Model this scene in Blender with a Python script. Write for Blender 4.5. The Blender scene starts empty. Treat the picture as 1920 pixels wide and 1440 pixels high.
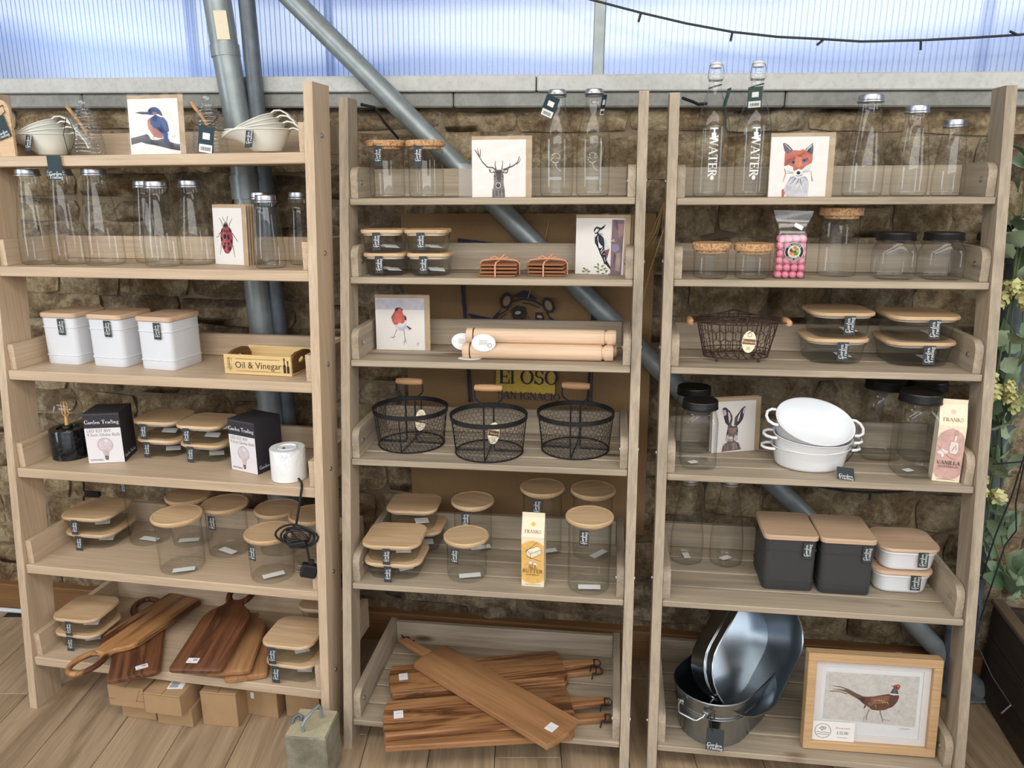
import bpy, bmesh, math, random
from mathutils import Vector, Matrix, Euler
from mathutils.geometry import tessellate_polygon
random.seed(7)
S = bpy.context.scene
COL = S.collection
PI = math.pi
def lin(c):
    return tuple(((x/255)/12.92 if x/255 <= .04045 else ((x/255+.055)/1.055)**2.4) for x in c)

# ------------------------------------------------------------------ camera, sky, lights, exposure
EYE = 1.4902
cam_d = bpy.data.cameras.new('camera'); cam = bpy.data.objects.new('camera', cam_d); COL.objects.link(cam)
cam_d.sensor_width = 36; cam_d.lens = 1449.3/1920*36; cam_d.clip_start = .02
pitch, roll, yaw = .2549, -.0067, -.0091
fw = Vector((math.sin(yaw)*math.cos(pitch), math.cos(yaw)*math.cos(pitch), -math.sin(pitch)))
rt = Vector((math.cos(yaw), -math.sin(yaw), 0)); up = rt.cross(fw)
r2 = rt*math.cos(roll)+up*math.sin(roll); u2 = up*math.cos(roll)-rt*math.sin(roll)
cam.matrix_world = Matrix(((r2.x,u2.x,-fw.x,0),(r2.y,u2.y,-fw.y,0),(r2.z,u2.z,-fw.z,EYE),(0,0,0,1)))
S.camera = cam
S.view_settings.view_transform = 'Standard'; S.view_settings.look = 'None'
S.view_settings.gamma = 1; S.view_settings.use_curve_mapping = False
S.view_settings.exposure = 0.0
S.cycles.transparent_max_bounces = 48
S.cycles.max_bounces = 10
S.cycles.sample_clamp_indirect = 6
S.cycles.caustics_reflective = False; S.cycles.caustics_refractive = False

W = bpy.data.worlds.new('daylight'); S.world = W; W.use_nodes = True
wn = W.node_tree; wn.nodes.clear()
def wnode(t, **k):
    n = wn.nodes.new(t)
    for a, b in k.items(): setattr(n, a, b)
    return n
wo = wnode('ShaderNodeOutputWorld'); wb = wnode('ShaderNodeBackground'); wb.inputs['Strength'].default_value = 1.0
wt = wnode('ShaderNodeTexCoord'); ws = wnode('ShaderNodeSeparateXYZ'); wr = wnode('ShaderNodeValToRGB')
wnz = wnode('ShaderNodeTexNoise'); wnz.inputs['Scale'].default_value = 2.2; wnz.inputs['Detail'].default_value = 3
wm = wnode('ShaderNodeMath', operation='MULTIPLY_ADD'); wm.inputs[1].default_value = .10
wmap = wnode('ShaderNodeMapping'); wmap.inputs['Scale'].default_value = (1,1,3)
wn.links.new(wt.outputs['Generated'], wmap.inputs['Vector']); wn.links.new(wmap.outputs['Vector'], wnz.inputs['Vector'])
wn.links.new(wt.outputs['Generated'], ws.inputs[0])
wn.links.new(wnz.outputs['Fac'], wm.inputs[0]); wn.links.new(ws.outputs['Z'], wm.inputs[2])
wn.links.new(wm.outputs[0], wr.inputs['Fac']); wn.links.new(wr.outputs['Color'], wb.inputs['Color'])
wn.links.new(wb.outputs[0], wo.inputs[0])
cr = wr.color_ramp
cr.elements[0].position = 0; cr.elements[0].color = (.50,.48,.45,1)
cr.elements[1].position = 1; cr.elements[1].color = (.42,.58,1.0,1)
for p, c in ((.05,(.66,.65,.64,1)),(.16,(.62,.68,.84,1)),(.188,(.52,.66,.98,1)),(.212,(1.35,1.40,1.45,1)),(.242,(1.3,1.36,1.45,1)),(.266,(.44,.54,.86,1)),(.5,(.46,.58,.92,1))):
    e = cr.elements.new(p); e.color = c

def area(name, loc, target, sx, sy, power, color):
    d = bpy.data.lights.new(name, 'AREA'); d.shape = 'RECTANGLE'; d.size = sx; d.size_y = sy; d.energy = power; d.color = color
    o = bpy.data.objects.new(name, d); COL.objects.link(o); o.location = loc
    o.rotation_euler = (Vector(target)-Vector(loc)).to_track_quat('-Z', 'Y').to_euler()
    return o
area('roof_light_aisle', (-.3,.25,2.86), (-.2,.9,0), 4.4, 1.0, 74, (1,.97,.92))
area('roof_light_rear', (.2,-1.7,2.86), (.1,.6,.5), 4.6, 1.4, 122, (1,.975,.94))
area('side_window_light_left', (-3.15,.45,1.65), (-.4,2.0,1.1), 1.1, 1.6, 46, (.78,.88,1.0))
area('side_window_light_right', (3.15,.1,1.65), (.4,2.0,1.1), 1.1, 1.6, 36, (.84,.91,1.0))
area('front_fill_light', (.0,-2.8,1.5), (0,2.3,.9), 4.6, 2.2, 22, (.95,.97,1.0))  # added fill behind the camera, brightens the stone wall between the shelves

# ------------------------------------------------------------------ mesh builder
def rot2(p, a): return (p[0]*math.cos(a)-p[1]*math.sin(a), p[0]*math.sin(a)+p[1]*math.cos(a))
class MB:
    def __init__(s): s.v = []; s.f = []; s.c = []; s.m = []
    def add(s, vs, fs, col=None, mi=0):
        o = len(s.v); s.v += [tuple(p) for p in vs]; s.f += [tuple(i+o for i in f) for f in fs]
        s.c += [col]*len(fs); s.m += [mi]*len(fs); return s
    def box(s, x0, x1, y0, y1, z0, z1, M=None, mi=0):
        vs = [(x,y,z) for z in (z0,z1) for y in (y0,y1) for x in (x0,x1)]
        if M: vs = [M@Vector(p) for p in vs]
        return s.add(vs, [(0,2,3,1),(4,5,7,6),(0,1,5,4),(2,6,7,3),(0,4,6,2),(1,3,7,5)], None, mi)
    def cbox(s, x0, x1, y0, y1, z0, z1, b=.002, M=None, mi=0):
        pts = []
        for x, sx in ((x0,1),(x1,-1)):
            for y, sy in ((y0,1),(y1,-1)):
                for z, sz in ((z0,1),(z1,-1)):
                    pts += [(x+sx*b,y+sy*b,z),(x+sx*b,y,z+sz*b),(x,y+sy*b,z+sz*b)]
        bm = bmesh.new()
        for p in pts: bm.verts.new(M@Vector(p) if M else p)
        bmesh.ops.convex_hull(bm, input=bm.verts)
        bmesh.ops.dissolve_limit(bm, angle_limit=.01, verts=bm.verts, edges=bm.edges)
        bm.verts.index_update()
        s.add([v.co.copy() for v in bm.verts], [[v.index for v in f.verts] for f in bm.faces], None, mi); bm.free(); return s
    def loft(s, rings, c0=True, c1=True, mi=0, M=None):
        n = len(rings[0]); vs = [p for r in rings for p in r]
        if M: vs = [M@Vector(p) for p in vs]
        fs = []
        for k in range(len(rings)-1):
            for i in range(n):
                j = (i+1) % n; fs.append((k*n+i, k*n+j, (k+1)*n+j, (k+1)*n+i))
        if c0: fs.append(tuple(range(n-1,-1,-1)))
        if c1: fs.append(tuple((len(rings)-1)*n+i for i in range(n)))
        return s.add(vs, fs, None, mi)
    def lathe(s, prof, n=28, c0=True, c1=True, sx=1, sy=1, M=None, mi=0):
        return s.loft([[(r*math.cos(2*PI*i/n)*sx, r*math.sin(2*PI*i/n)*sy, z) for i in range(n)] for r, z in prof], c0, c1, mi, M)
    def tube(s, pts, r, n=6, closed=False, mi=0):
        P = [Vector(p) for p in pts]; m = len(P); rings = []; prev = None
        for i in range(m):
            if closed: t = P[(i+1) % m]-P[i-1]
            else: t = P[min(i+1,m-1)]-P[max(i-1,0)]
            t = t.normalized() if t.length > 1e-9 else Vector((0,0,1))
            a = prev if prev is not None else (Vector((0,0,1)) if abs(t.z) < .9 else Vector((1,0,0)))
            b = (a-t*a.dot(t))
            b = b.normalized() if b.length > 1e-6 else t.orthogonal().normalized()
            prev = b; c = t.cross(b)
            rr = r[i] if isinstance(r, (list, tuple)) else r
            rings.append([P[i]+b*(rr*math.cos(2*PI*k/n))+c*(rr*math.sin(2*PI*k/n)) for k in range(n)])
        if closed: return s.loft(rings+[rings[0]], False, False, mi)
        return s.loft(rings, True, True, mi)
    def prism(s, poly, z0, z1, b=0, M=None, mi=0):
        n = len(poly)
        if b:
            cx = sum(p[0] for p in poly)/n; cy = sum(p[1] for p in poly)/n
            w = max(abs(p[0]-cx) for p in poly); h = max(abs(p[1]-cy) for p in poly)
            q = [(cx+(p[0]-cx)*(1-b/w), cy+(p[1]-cy)*(1-b/h)) for p in poly]
            rs = [[(x,y,z0) for x,y in q],[(x,y,z0+b) for x,y in poly],[(x,y,z1-b) for x,y in poly],[(x,y,z1) for x,y in q]]
        else: rs = [[(x,y,z0) for x,y in poly],[(x,y,z1) for x,y in poly]]
        return s.loft(rs, True, True, mi, M)
    def build(s, name, mat, parent=None, smooth=35):
        me = s.mesh(name, mat, smooth); return link(name, me, parent)
    def mesh(s, name, mat, smooth=35):
        me = bpy.data.meshes.new(name); me.from_pydata(s.v, [], s.f)
        for m in (mat if isinstance(mat, (list, tuple)) else [mat]): me.materials.append(m)
        if any(s.m): me.polygons.foreach_set('material_index', s.m)
        if any(c is not None for c in s.c):
            a = me.color_attributes.new('Col', 'FLOAT_COLOR', 'CORNER')
            d = []
            for f, c in zip(s.f, s.c): d += list((c or (1,1,1))+(1,))*len(f)
            a.data.foreach_set('color', d)
        me.validate(); me.update()
        if smooth:
            me.polygons.foreach_set('use_smooth', [True]*len(me.polygons)); me.set_sharp_from_angle(angle=math.radians(smooth))
        return me
def link(name, me, parent=None, loc=(0,0,0), rot=(0,0,0), sc=None):
    o = bpy.data.objects.new(name, me); COL.objects.link(o); o.location = loc; o.rotation_euler = rot
    if sc: o.scale = sc
    if parent: o.parent = parent
    return o
CACHE = {}
def shared(key, fn):
    if key not in CACHE: CACHE[key] = fn()
    return CACHE[key]
def thing(name, label, cat, loc=(0,0,0), rz=0, group=None, rot=None):
    o = bpy.data.objects.new(name, None); COL.objects.link(o); o.empty_display_size = .02
    o.location = loc; o.rotation_euler = rot or (0,0,rz); return tag(o, label, cat, group)
def tag(o, label, cat, group=None):
    o['label'] = label; o['category'] = cat
    if group: o['group'] = group
    return o
def structure(o, label=None):
    o['kind'] = 'structure'
    if label: o['label'] = label
    return o
def rrect(w, d, r, n=5):
    pts = []
    for cx, cy, a in ((w/2-r,d/2-r,0),(-w/2+r,d/2-r,90),(-w/2+r,-d/2+r,180),(w/2-r,-d/2+r,270)):
        for k in range(n+1):
            t = math.radians(a+90*k/n); pts.append((cx+r*math.cos(t), cy+r*math.sin(t)))
    return pts
def squircle(w, k=4.5, n=40):
    out = []
    for i in range(n):
        a = 2*PI*(i+.5)/n; c, s_ = math.cos(a), math.sin(a); r = w/2/(abs(c)**k+abs(s_)**k)**(1/k); out.append((r*c, r*s_))
    return out
def stadium(L, Wd, n=14):
    pts = []
    for sx, a in ((1,-90),(-1,90)):
        for k in range(n+1):
            t = math.radians(a+180*k/n); pts.append((sx*(L-Wd)/2+Wd/2*math.cos(t), Wd/2*math.sin(t)))
    return pts
def ring3(poly, z, k=1): return [(x*k, y*k, z) for x, y in poly]

# ------------------------------------------------------------------ materials
class NT:
    def __init__(s, name):
        s.mat = bpy.data.materials.new(name); s.mat.use_nodes = True; s.t = s.mat.node_tree; s.t.nodes.clear()
        s.out = s.n('ShaderNodeOutputMaterial')
    def n(s, t, inp=None, **k):
        x = s.t.nodes.new(t)
        for a, b in k.items(): setattr(x, a, b)
        for a, b in (inp or {}).items():
            if isinstance(b, bpy.types.NodeSocket): s.t.links.new(b, x.inputs[a])
            else: x.inputs[a].default_value = b
        return x
    def ramp(s, fac, stops, interp='LINEAR'):
        r = s.n('ShaderNodeValToRGB', {'Fac': fac}); e = r.color_ramp; e.interpolation = interp
        while len(e.elements) > 1: e.elements.remove(e.elements[-1])
        e.elements[0].position = stops[0][0]; e.elements[0].color = tuple(stops[0][1])+(1,)
        for p, c in stops[1:]:
            x = e.elements.new(p); x.color = tuple(c)+(1,)
        return r.outputs['Color']
    def coords(s, scale=(1,1,1), rnd=7.0):
        tc = s.n('ShaderNodeTexCoord').outputs['Object']
        if rnd:
            oi = s.n('ShaderNodeObjectInfo').outputs['Random']
            m = s.n('ShaderNodeVectorMath', {0: (rnd,rnd*1.7,rnd*.6)}, operation='SCALE'); s.t.links.new(oi, m.inputs['Scale'])
            tc = s.n('ShaderNodeVectorMath', {0: tc, 1: m.outputs[0]}, operation='ADD').outputs[0]
        return s.n('ShaderNodeMapping', {'Vector': tc, 'Scale': scale}).outputs[0]
    def noise(s, vec, scale, detail=4, rough=.55, dist=0):
        return s.n('ShaderNodeTexNoise', {'Vector': vec, 'Scale': scale, 'Detail': detail, 'Roughness': rough, 'Distortion': dist}).outputs['Fac']
    def bump(s, h, strength=.2, dist=.002):
        return s.n('ShaderNodeBump', {'Height': h, 'Strength': strength, 'Distance': dist}).outputs[0]
    def mix(s, f, a, b, mode='MIX'):
        x = s.n('ShaderNodeMix', data_type='RGBA', blend_type=mode)
        for sock, val in ((x.inputs[0],f),(x.inputs[6],a),(x.inputs[7],b)):
            if isinstance(val, bpy.types.NodeSocket): s.t.links.new(val, sock)
            else: sock.default_value = val if not isinstance(val, tuple) else tuple(val)+((1,) if len(val) == 3 else ())
        return x.outputs[2]
    def pbr(s, base, rough=.5, metal=0, normal=None, spec=.5, **k):
        b = s.n('ShaderNodeBsdfPrincipled')
        for key, v in (('Base Color',base),('Roughness',rough),('Metallic',metal),('Specular IOR Level',spec)):
            if isinstance(v, bpy.types.NodeSocket): s.t.links.new(v, b.inputs[key])
            else: b.inputs[key].default_value = tuple(v)+(1,) if isinstance(v, tuple) else v
        if normal is not None: s.t.links.new(normal, b.inputs['Normal'])
        for a, v in k.items(): b.inputs[a.replace('_',' ')].default_value = v
        s.t.links.new(b.outputs[0], s.out.inputs[0]); return s.mat
def plain(name, c, rough=.5, metal=0, var=.08, scale=40, bump=.05, spec=.5):
    t = NT(name); v = t.coords()
    nz = t.noise(v, scale); c = lin(c)
    col = t.ramp(nz, [(.3,tuple(x*(1-var) for x in c)),(.7,tuple(min(1,x*(1+var)) for x in c))])
    return t.pbr(col, rough, metal, t.bump(nz, bump) if bump else None, spec)
def wood(name, cols, axis='x', scale=1.0, rough=.55, sharp=False, knots=False, bump=.25):
    """long-grain timber: streaks run along the given axis of the piece"""
    t = NT(name); k = {'x':(1.2,14,14),'y':(14,1.2,14),'z':(14,14,1.2)}[axis]
    v = t.coords(tuple(a*scale for a in k))
    a = t.noise(v, 1.0, 5, .6, .6)
    k2 = {'x':(4,160,160),'y':(160,4,160),'z':(160,160,4)}[axis]
    g = t.noise(t.coords(k2), 1.0, 3, .6)
    cs = [lin(c) for c in cols]; n = len(cs)
    stops = [(.28+.44*i/(n-1), cs[i]) for i in range(n)]
    col = t.ramp(a, stops, 'LINEAR' if not sharp else 'B_SPLINE')
    col = t.mix(.55, col, t.ramp(g, [(.35,(.70,.68,.66)),(.62,(1,1,1))]), 'MULTIPLY')
    oi = t.n('ShaderNodeObjectInfo').outputs['Random']
    col = t.mix(.6, col, t.ramp(oi, [(0,(.86,.85,.84)),(1,(1,1,1))]), 'MULTIPLY')
    if knots:
        vo = t.n('ShaderNodeTexVoronoi', {'Vector': t.coords({'x':(3,9,9),'y':(9,3,9),'z':(9,9,3)}[axis]), 'Scale': 1.0}).outputs['Distance']
        col = t.mix(t.ramp(vo, [(.05,(1,1,1)),(.13,(0,0,0))]), col, lin((98,74,52)))
    return t.pbr(col, rough, 0, t.bump(g, bump, .001), .35)
def glass(name, tint=(.988,.994,.991), edge=(.36,.38,.35), rough=.015, base=.03):
    """thin clear glass: see-through face on, greener and more mirror-like towards the rim"""
    t = NT(name)
    lw = t.n('ShaderNodeLayerWeight', {'Blend': .5}).outputs['Facing']
    p5 = t.n('ShaderNodeMath', {0: lw, 1: 5.0}, operation='POWER').outputs[0]
    fac = t.n('ShaderNodeMath', {0: p5, 1: .55, 2: base}, operation='MULTIPLY_ADD').outputs[0]
    p3 = t.n('ShaderNodeMath', {0: lw, 1: 4.6}, operation='POWER').outputs[0]
    col = t.mix(p3, tint, edge)
    tr = t.n('ShaderNodeBsdfTransparent', {'Color': col}).outputs[0]
    gl = t.n('ShaderNodeBsdfGlossy', {'Roughness': rough, 'Color': (1,1,1,1)}).outputs[0]
    mx = t.n('ShaderNodeMixShader', {0: fac, 1: tr, 2: gl}).outputs[0]
    t.t.links.new(mx, t.out.inputs[0]); return t.mat
def printed(name='print_ink', rough=.7):
    t = NT(name); a = t.n('ShaderNodeVertexColor', layer_name='Col').outputs['Color']
    nz = t.noise(t.coords(rnd=3), 90, 4, .6)
    c = t.mix(.55, a, t.ramp(nz, [(.3,(.72,.72,.74)),(.65,(1.1,1.1,1.1))]), 'MULTIPLY')
    c = t.n('ShaderNodeHueSaturation', {'Color': c, 'Saturation': .92, 'Value': .90}).outputs[0]
    return t.pbr(c, rough, spec=.3)
M = {}
GREY = [(134,122,105),(168,154,133),(185,169,146),(153,139,120)]
for ax in 'xyz':
    M['grey_'+ax] = wood('grey_washed_pine_'+ax, GREY, ax, 1.0, .6, knots=(ax == 'x'))
    M['oak_'+ax] = wood('pale_oak_'+ax, [(191,168,140),(207,184,155),(199,175,146),(214,193,165)], ax, .8, .5)
M['bamboo'] = wood('bamboo', [(200,165,124),(218,187,148),(209,176,135),(226,198,160)], 'x', 1.6, .45)
M['beech'] = wood('beech', [(200,168,136),(212,181,150),(206,174,142)], 'x', .7, .5)
M['pale_beech'] = wood('pale_beech', [(224,190,156),(234,203,172),(228,196,164)], 'x', 1.0, .5)
M['acacia'] = wood('acacia', [(84,54,34),(160,112,72),(184,136,92),(142,96,60),(92,60,38),(178,128,84)], 'x', 2.6, .5)
M['acacia_light'] = wood('acacia_light', [(126,88,56),(160,116,76),(176,130,88),(142,98,62)], 'x', 1.4, .5)
M['dark_acacia'] = wood('dark_acacia', [(64,40,28),(98,62,42),(124,82,54),(80,50,34),(150,106,70)], 'x', 1.3, .36)
M['streak_acacia'] = wood('streak_acacia', [(76,46,30),(104,66,44),(88,54,36),(196,146,94),(180,128,80),(110,70,46),(90,56,38)], 'x', .8, .36)
M['coaster_wood'] = wood('coaster_wood', [(128,84,54),(160,110,74),(144,96,62)], 'x', 1.0, .6)
M['crate_pine'] = wood('crate_pine', [(216,182,122),(232,200,140),(224,192,132)], 'x', .6, .6)
M['crate_dark'] = wood('crate_dark', [(104,74,44),(128,92,58)], 'y', .8, .6)
M['frame_oak'] = wood('frame_oak', [(196,158,114),(207,171,127)], 'x', .8, .5)
M['grip'] = wood('grip_wood', [(192,146,104),(214,170,126)], 'x', 1.5, .5)
M['floor'] = wood('floor_plank', [(122,103,80),(162,139,110),(182,158,128),(150,127,100),(132,111,86)], 'y', .75, .5, bump=.3)
M['barn'] = wood('dark_barn_timber', [(44,36,30),(66,54,44),(52,42,34)], 'y', 1.0, .8)
M['trough_trim'] = wood('weathered_trim', [(92,78,62),(122,104,84)], 'y', .8, .7)
M['baseboard'] = wood('baseboard_timber', [(122,88,54),(146,108,68)], 'x', .6, .6)
M['glass'] = glass('clear_glass')
M['thick_glass'] = glass('pressed_glass', (.965,.98,.97), (.50,.56,.54), .03, .13)
M['film'] = glass('cellophane', (.985,.985,.985), (.8,.8,.8), .10, .012)
M['bag'] = glass('crinkled_clear_bag', (.95,.95,.95), (.5,.5,.5), .12, .07)
M['picture_glass'] = glass('picture_glass', (.98,.98,.98), (.8,.8,.8), .02, .035)
M['steel'] = plain('brushed_tin', (178,180,183), .36, 1, .05, 60, .02)
M['zinc'] = plain('galvanised_sheet', (156,164,170), .27, 1, .10, 7, .03)
M['bolt'] = plain('zinc_bolt', (190,190,186), .35, 1, .05)
M['white'] = plain('white_powder_coat', (216,218,221), .5, 0, .015, 300, .08)
M['enamel'] = plain('white_enamel', (238,240,241), .16, 0, .01, 20, 0)
M['cream_enamel'] = plain('cream_enamel', (226,224,212), .28, 0, .01, 20, 0)
M['charcoal'] = plain('charcoal_powder_coat', (58,58,58), .55, 0, .05, 300, .08)
M['black'] = plain('black_paint', (22,22,23), .38, 0, .1, 60, .02)
M['black_soft'] = plain('black_plastic', (20,20,21), .5, 0, .1, 60, .02)
M['wire'] = plain('black_wire', (26,26,27), .45, 0, .1, 60, 0)
M['rust_wire'] = plain('rusty_brown_wire', (66,44,34), .6, .2, .2, 120, .05)
M['tag'] = plain('charcoal_card', (52,58,60), .7, 0, .04, 80, 0)
M['teal_tag'] = plain('dark_teal_card', (22,50,56), .6, 0, .04, 80, 0)
M['green_tag'] = plain('dark_green_card', (58,82,76), .6, 0, .04, 80, 0)
M['ink_white'] = plain('white_ink', (232,234,232), .6, 0, .01, 50, 0)
M['ink_black'] = plain('black_ink', (34,32,32), .7, 0, .05, 50, 0)
M['ink_grey'] = plain('grey_ink', (120,118,116), .7, 0, .05, 50, 0)
M['ink_brown'] = plain('brown_ink', (128,84,48), .7, 0, .05, 50, 0)
M['paper'] = plain('white_paper', (232,232,230), .7, 0, .015, 50, .02)
M['card_white'] = plain('card_white', (232,227,220), .75, 0, .012, 30, 0)
M['kraft'] = plain('kraft_paper', (182,158,128), .8, 0, .05, 60, .03)
M['cream'] = plain('cream_card', (234,222,192), .7, 0, .03, 60, 0)
M['carton_board'] = plain('brown_cardboard', (170,138,100), .8, 0, .05, 30, .04)
M['box_black'] = plain('box_black', (44,42,48), .6, 0, .05, 40, 0)
M['box_white'] = plain('box_white', (226,222,222), .55, 0, .01, 40, 0)
M['print'] = printed()
M['gasket'] = plain('clear_silicone', (190,186,176), .5, 0, .02, 40, 0)
M['leather'] = plain('tan_leather_lace', (226,160,122), .6, 0, .05, 80, .05)
M['pink'] = plain('pink_sweet', (240,142,164), .45, 0, .05, 60, .05)
M['pipe'] = plain('galvanised_pipe', (140,148,148), .38, .35, .14, 26, .04)
M['pipe_dark'] = plain('slate_painted_pipe', (92,100,106), .42, .2, .22, 30, .03)
M['cable'] = plain('black_cable', (24,23,24), .55, 0, .05, 60, 0)
M['twine'] = plain('jute_twine', (170,140,96), .9, 0, .1, 200, .1)
M['navy'] = plain('navy_ink', (40,42,66), .85, 0, .2, 160, .1)
M['sack_yellow'] = plain('yellow_ink', (160,138,52), .85, 0, .2, 160, .1)
M['filament'] = plain('amber_filament', (232,176,96), .4, 0, .02, 50, 0)
M['brass'] = plain('brass_cap', (150,112,70), .35, .8, .05, 50, .02)
def stone_mat():
    t = NT('rubble_stone'); g = t.n('ShaderNodeNewGeometry').outputs['Position']
    r = t.n('ShaderNodeObjectInfo').outputs['Random']; m = t.n('ShaderNodeVectorMath', {0: (9,5,7)}, operation='SCALE'); t.t.links.new(r, m.inputs['Scale'])
    v = t.n('ShaderNodeVectorMath', {0: g, 1: m.outputs[0]}, operation='ADD').outputs[0]
    n1 = t.noise(v, 11, 6, .7, .3); n2 = t.noise(v, 75, 6, .75)
    oi = t.n('ShaderNodeObjectInfo').outputs['Random']
    c1 = t.ramp(oi, [(0,lin((188,164,126))),(.3,lin((210,184,142))),(.55,lin((172,154,128))),(.8,lin((216,190,148))),(1,lin((190,176,152)))])
    c = t.mix(t.ramp(n1, [(.36,(1,1,1)),(.56,(0,0,0))]), c1, lin((128,104,76)))
    c = t.mix(t.ramp(n1, [(.51,(0,0,0)),(.64,(1,1,1))]), c, lin((226,208,170)))
    c = t.mix(.75, c, t.ramp(n2, [(.32,(.46,.44,.42)),(.62,(1.15,1.15,1.15))]), 'MULTIPLY')
    h = t.n('ShaderNodeMath', {0: n1, 1: n2}, operation='ADD').outputs[0]
    return t.pbr(c, .9, 0, t.bump(h, 1.0, .02), .2)
M['stone'] = stone_mat()
def mortar_mat():
    t = NT('lime_mortar'); v = t.coords((1,1,1), 0); n = t.noise(v, 30, 6, .7); n1 = t.noise(v, 4, 3)
    c = t.mix(t.ramp(n1, [(.4,(0,0,0)),(.6,(1,1,1))]), lin((160,143,116)), lin((124,109,88)))
    c = t.mix(.7, c, t.ramp(n, [(.3,(.6,.6,.6)),(.7,(1.1,1.1,1.1))]), 'MULTIPLY')
    return t.pbr(c, .95, 0, t.bump(n, .7, .01), .1)
M['mortar'] = mortar_mat()
def concrete_mat(name, a, b, sc=8):
    t = NT(name); v = t.coords((1,1,1), 5); n = t.noise(v, sc, 6, .65); n2 = t.noise(v, 70, 4, .7)
    c = t.ramp(n, [(.32,lin(a)),(.68,lin(b))])
    c = t.mix(.5, c, t.ramp(n2, [(.3,(.66,.66,.66)),(.55,(1,1,1))]), 'MULTIPLY')
    return t.pbr(c, .8, 0, t.bump(n2, .3, .004), .25)
M['sill'] = concrete_mat('weathered_sill', (126,126,120), (164,164,158))
M['ledge'] = concrete_mat('pale_painted_ledge', (186,186,181), (212,212,207), 3)
M['block'] = concrete_mat('cast_concrete', (112,108,92), (156,150,130), 14)
M['block_top'] = concrete_mat('pale_concrete_top', (160,152,124), (190,180,150), 9)
def marble(name, base, vein, rough):
    t = NT(name); v = t.coords((1,1,1), 5); n = t.noise(v, 14, 6, .6, 2.2)
    w = t.ramp(n, [(.44,(0,0,0)),(.5,(1,1,1)),(.56,(0,0,0))]); n2 = t.noise(v, 9, 3)
    f = t.mix(t.ramp(n2, [(.4,(0,0,0)),(.65,(1,1,1))]), (0,0,0), w)
    return t.pbr(t.mix(f, lin(base), lin(vein)), rough)
M['white_marble'] = marble('white_marble', (234,234,232), (196,199,206), .3)
M['black_marble'] = marble('black_marble', (20,20,21), (52,52,54), .12)
def cork_mat():
    t = NT('cork'); v = t.coords((1,1,1), 5)
    vo = t.n('ShaderNodeTexVoronoi', {'Vector': v, 'Scale': 240.0}).outputs['Color']
    sp = t.n('ShaderNodeSeparateColor', {0: vo}).outputs[0]
    c = t.ramp(sp, [(0,lin((150,112,76))),(.4,lin((192,150,108))),(.8,lin((208,168,126)))])
    return t.pbr(c, .85, 0, t.bump(sp, .3, .001), .2)
M['cork'] = cork_mat()
def hessian():
    t = NT('hessian_weave'); tc = t.coords((1,1,1), 0)
    w1 = t.n('ShaderNodeTexWave', {'Vector': tc, 'Scale': 120.0, 'Distortion': 1.5}, bands_direction='X').outputs['Fac']
    w2 = t.n('ShaderNodeTexWave', {'Vector': tc, 'Scale': 120.0, 'Distortion': 1.5}, bands_direction='Z').outputs['Fac']
    h = t.n('ShaderNodeMath', {0: w1, 1: w2}, operation='MULTIPLY').outputs[0]
    n = t.noise(tc, 5, 4); c = t.ramp(h, [(0,lin((118,92,62))),(.6,lin((186,154,112)))])
    c = t.mix(.5, c, t.ramp(n, [(.3,(.8,.8,.8)),(.7,(1,1,1))]), 'MULTIPLY')
    return t.pbr(c, .95, 0, t.bump(h, .5, .002), .1)
M['hessian'] = hessian()
def polycarb():
    t = NT('ribbed_polycarbonate')
    a = t.n('ShaderNodeBsdfTransparent', {'Color': (.80,.84,.92,1)}).outputs[0]
    b = t.n('ShaderNodeBsdfTranslucent', {'Color': (.75,.82,.95,1)}).outputs[0]
    g = t.n('ShaderNodeBsdfGlossy', {'Roughness': .25, 'Color': (.9,.95,1,1)}).outputs[0]
    m = t.n('ShaderNodeMixShader', {0: .14, 1: a, 2: b}).outputs[0]
    m = t.n('ShaderNodeMixShader', {0: .06, 1: m, 2: g}).outputs[0]
    t.t.links.new(m, t.out.inputs[0]); return t.mat
M['polycarb'] = polycarb()
M['rib'] = glass('polycarbonate_rib', (.62,.70,.84), (.5,.58,.72), .2, .05)
def leaf_mat(name, a, b):
    t = NT(name); oi = t.n('ShaderNodeObjectInfo').outputs['Random']; n = t.noise(t.coords(), 60, 4)
    c = t.mix(oi, lin(a), lin(b)); c = t.mix(.5, c, t.ramp(n, [(.3,(.75,.75,.75)),(.7,(1.1,1.1,1.1))]), 'MULTIPLY')
    return t.pbr(c, .55, 0, t.bump(n, .2, .001), .3)
M['leaf'] = leaf_mat('garland_leaf', (88,116,82), (162,178,148))
M['hop'] = leaf_mat('hop_flower', (196,196,130), (222,218,158))
M['stem'] = plain('green_stem', (84,98,58), .7, 0, .1, 60, .05)
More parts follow.
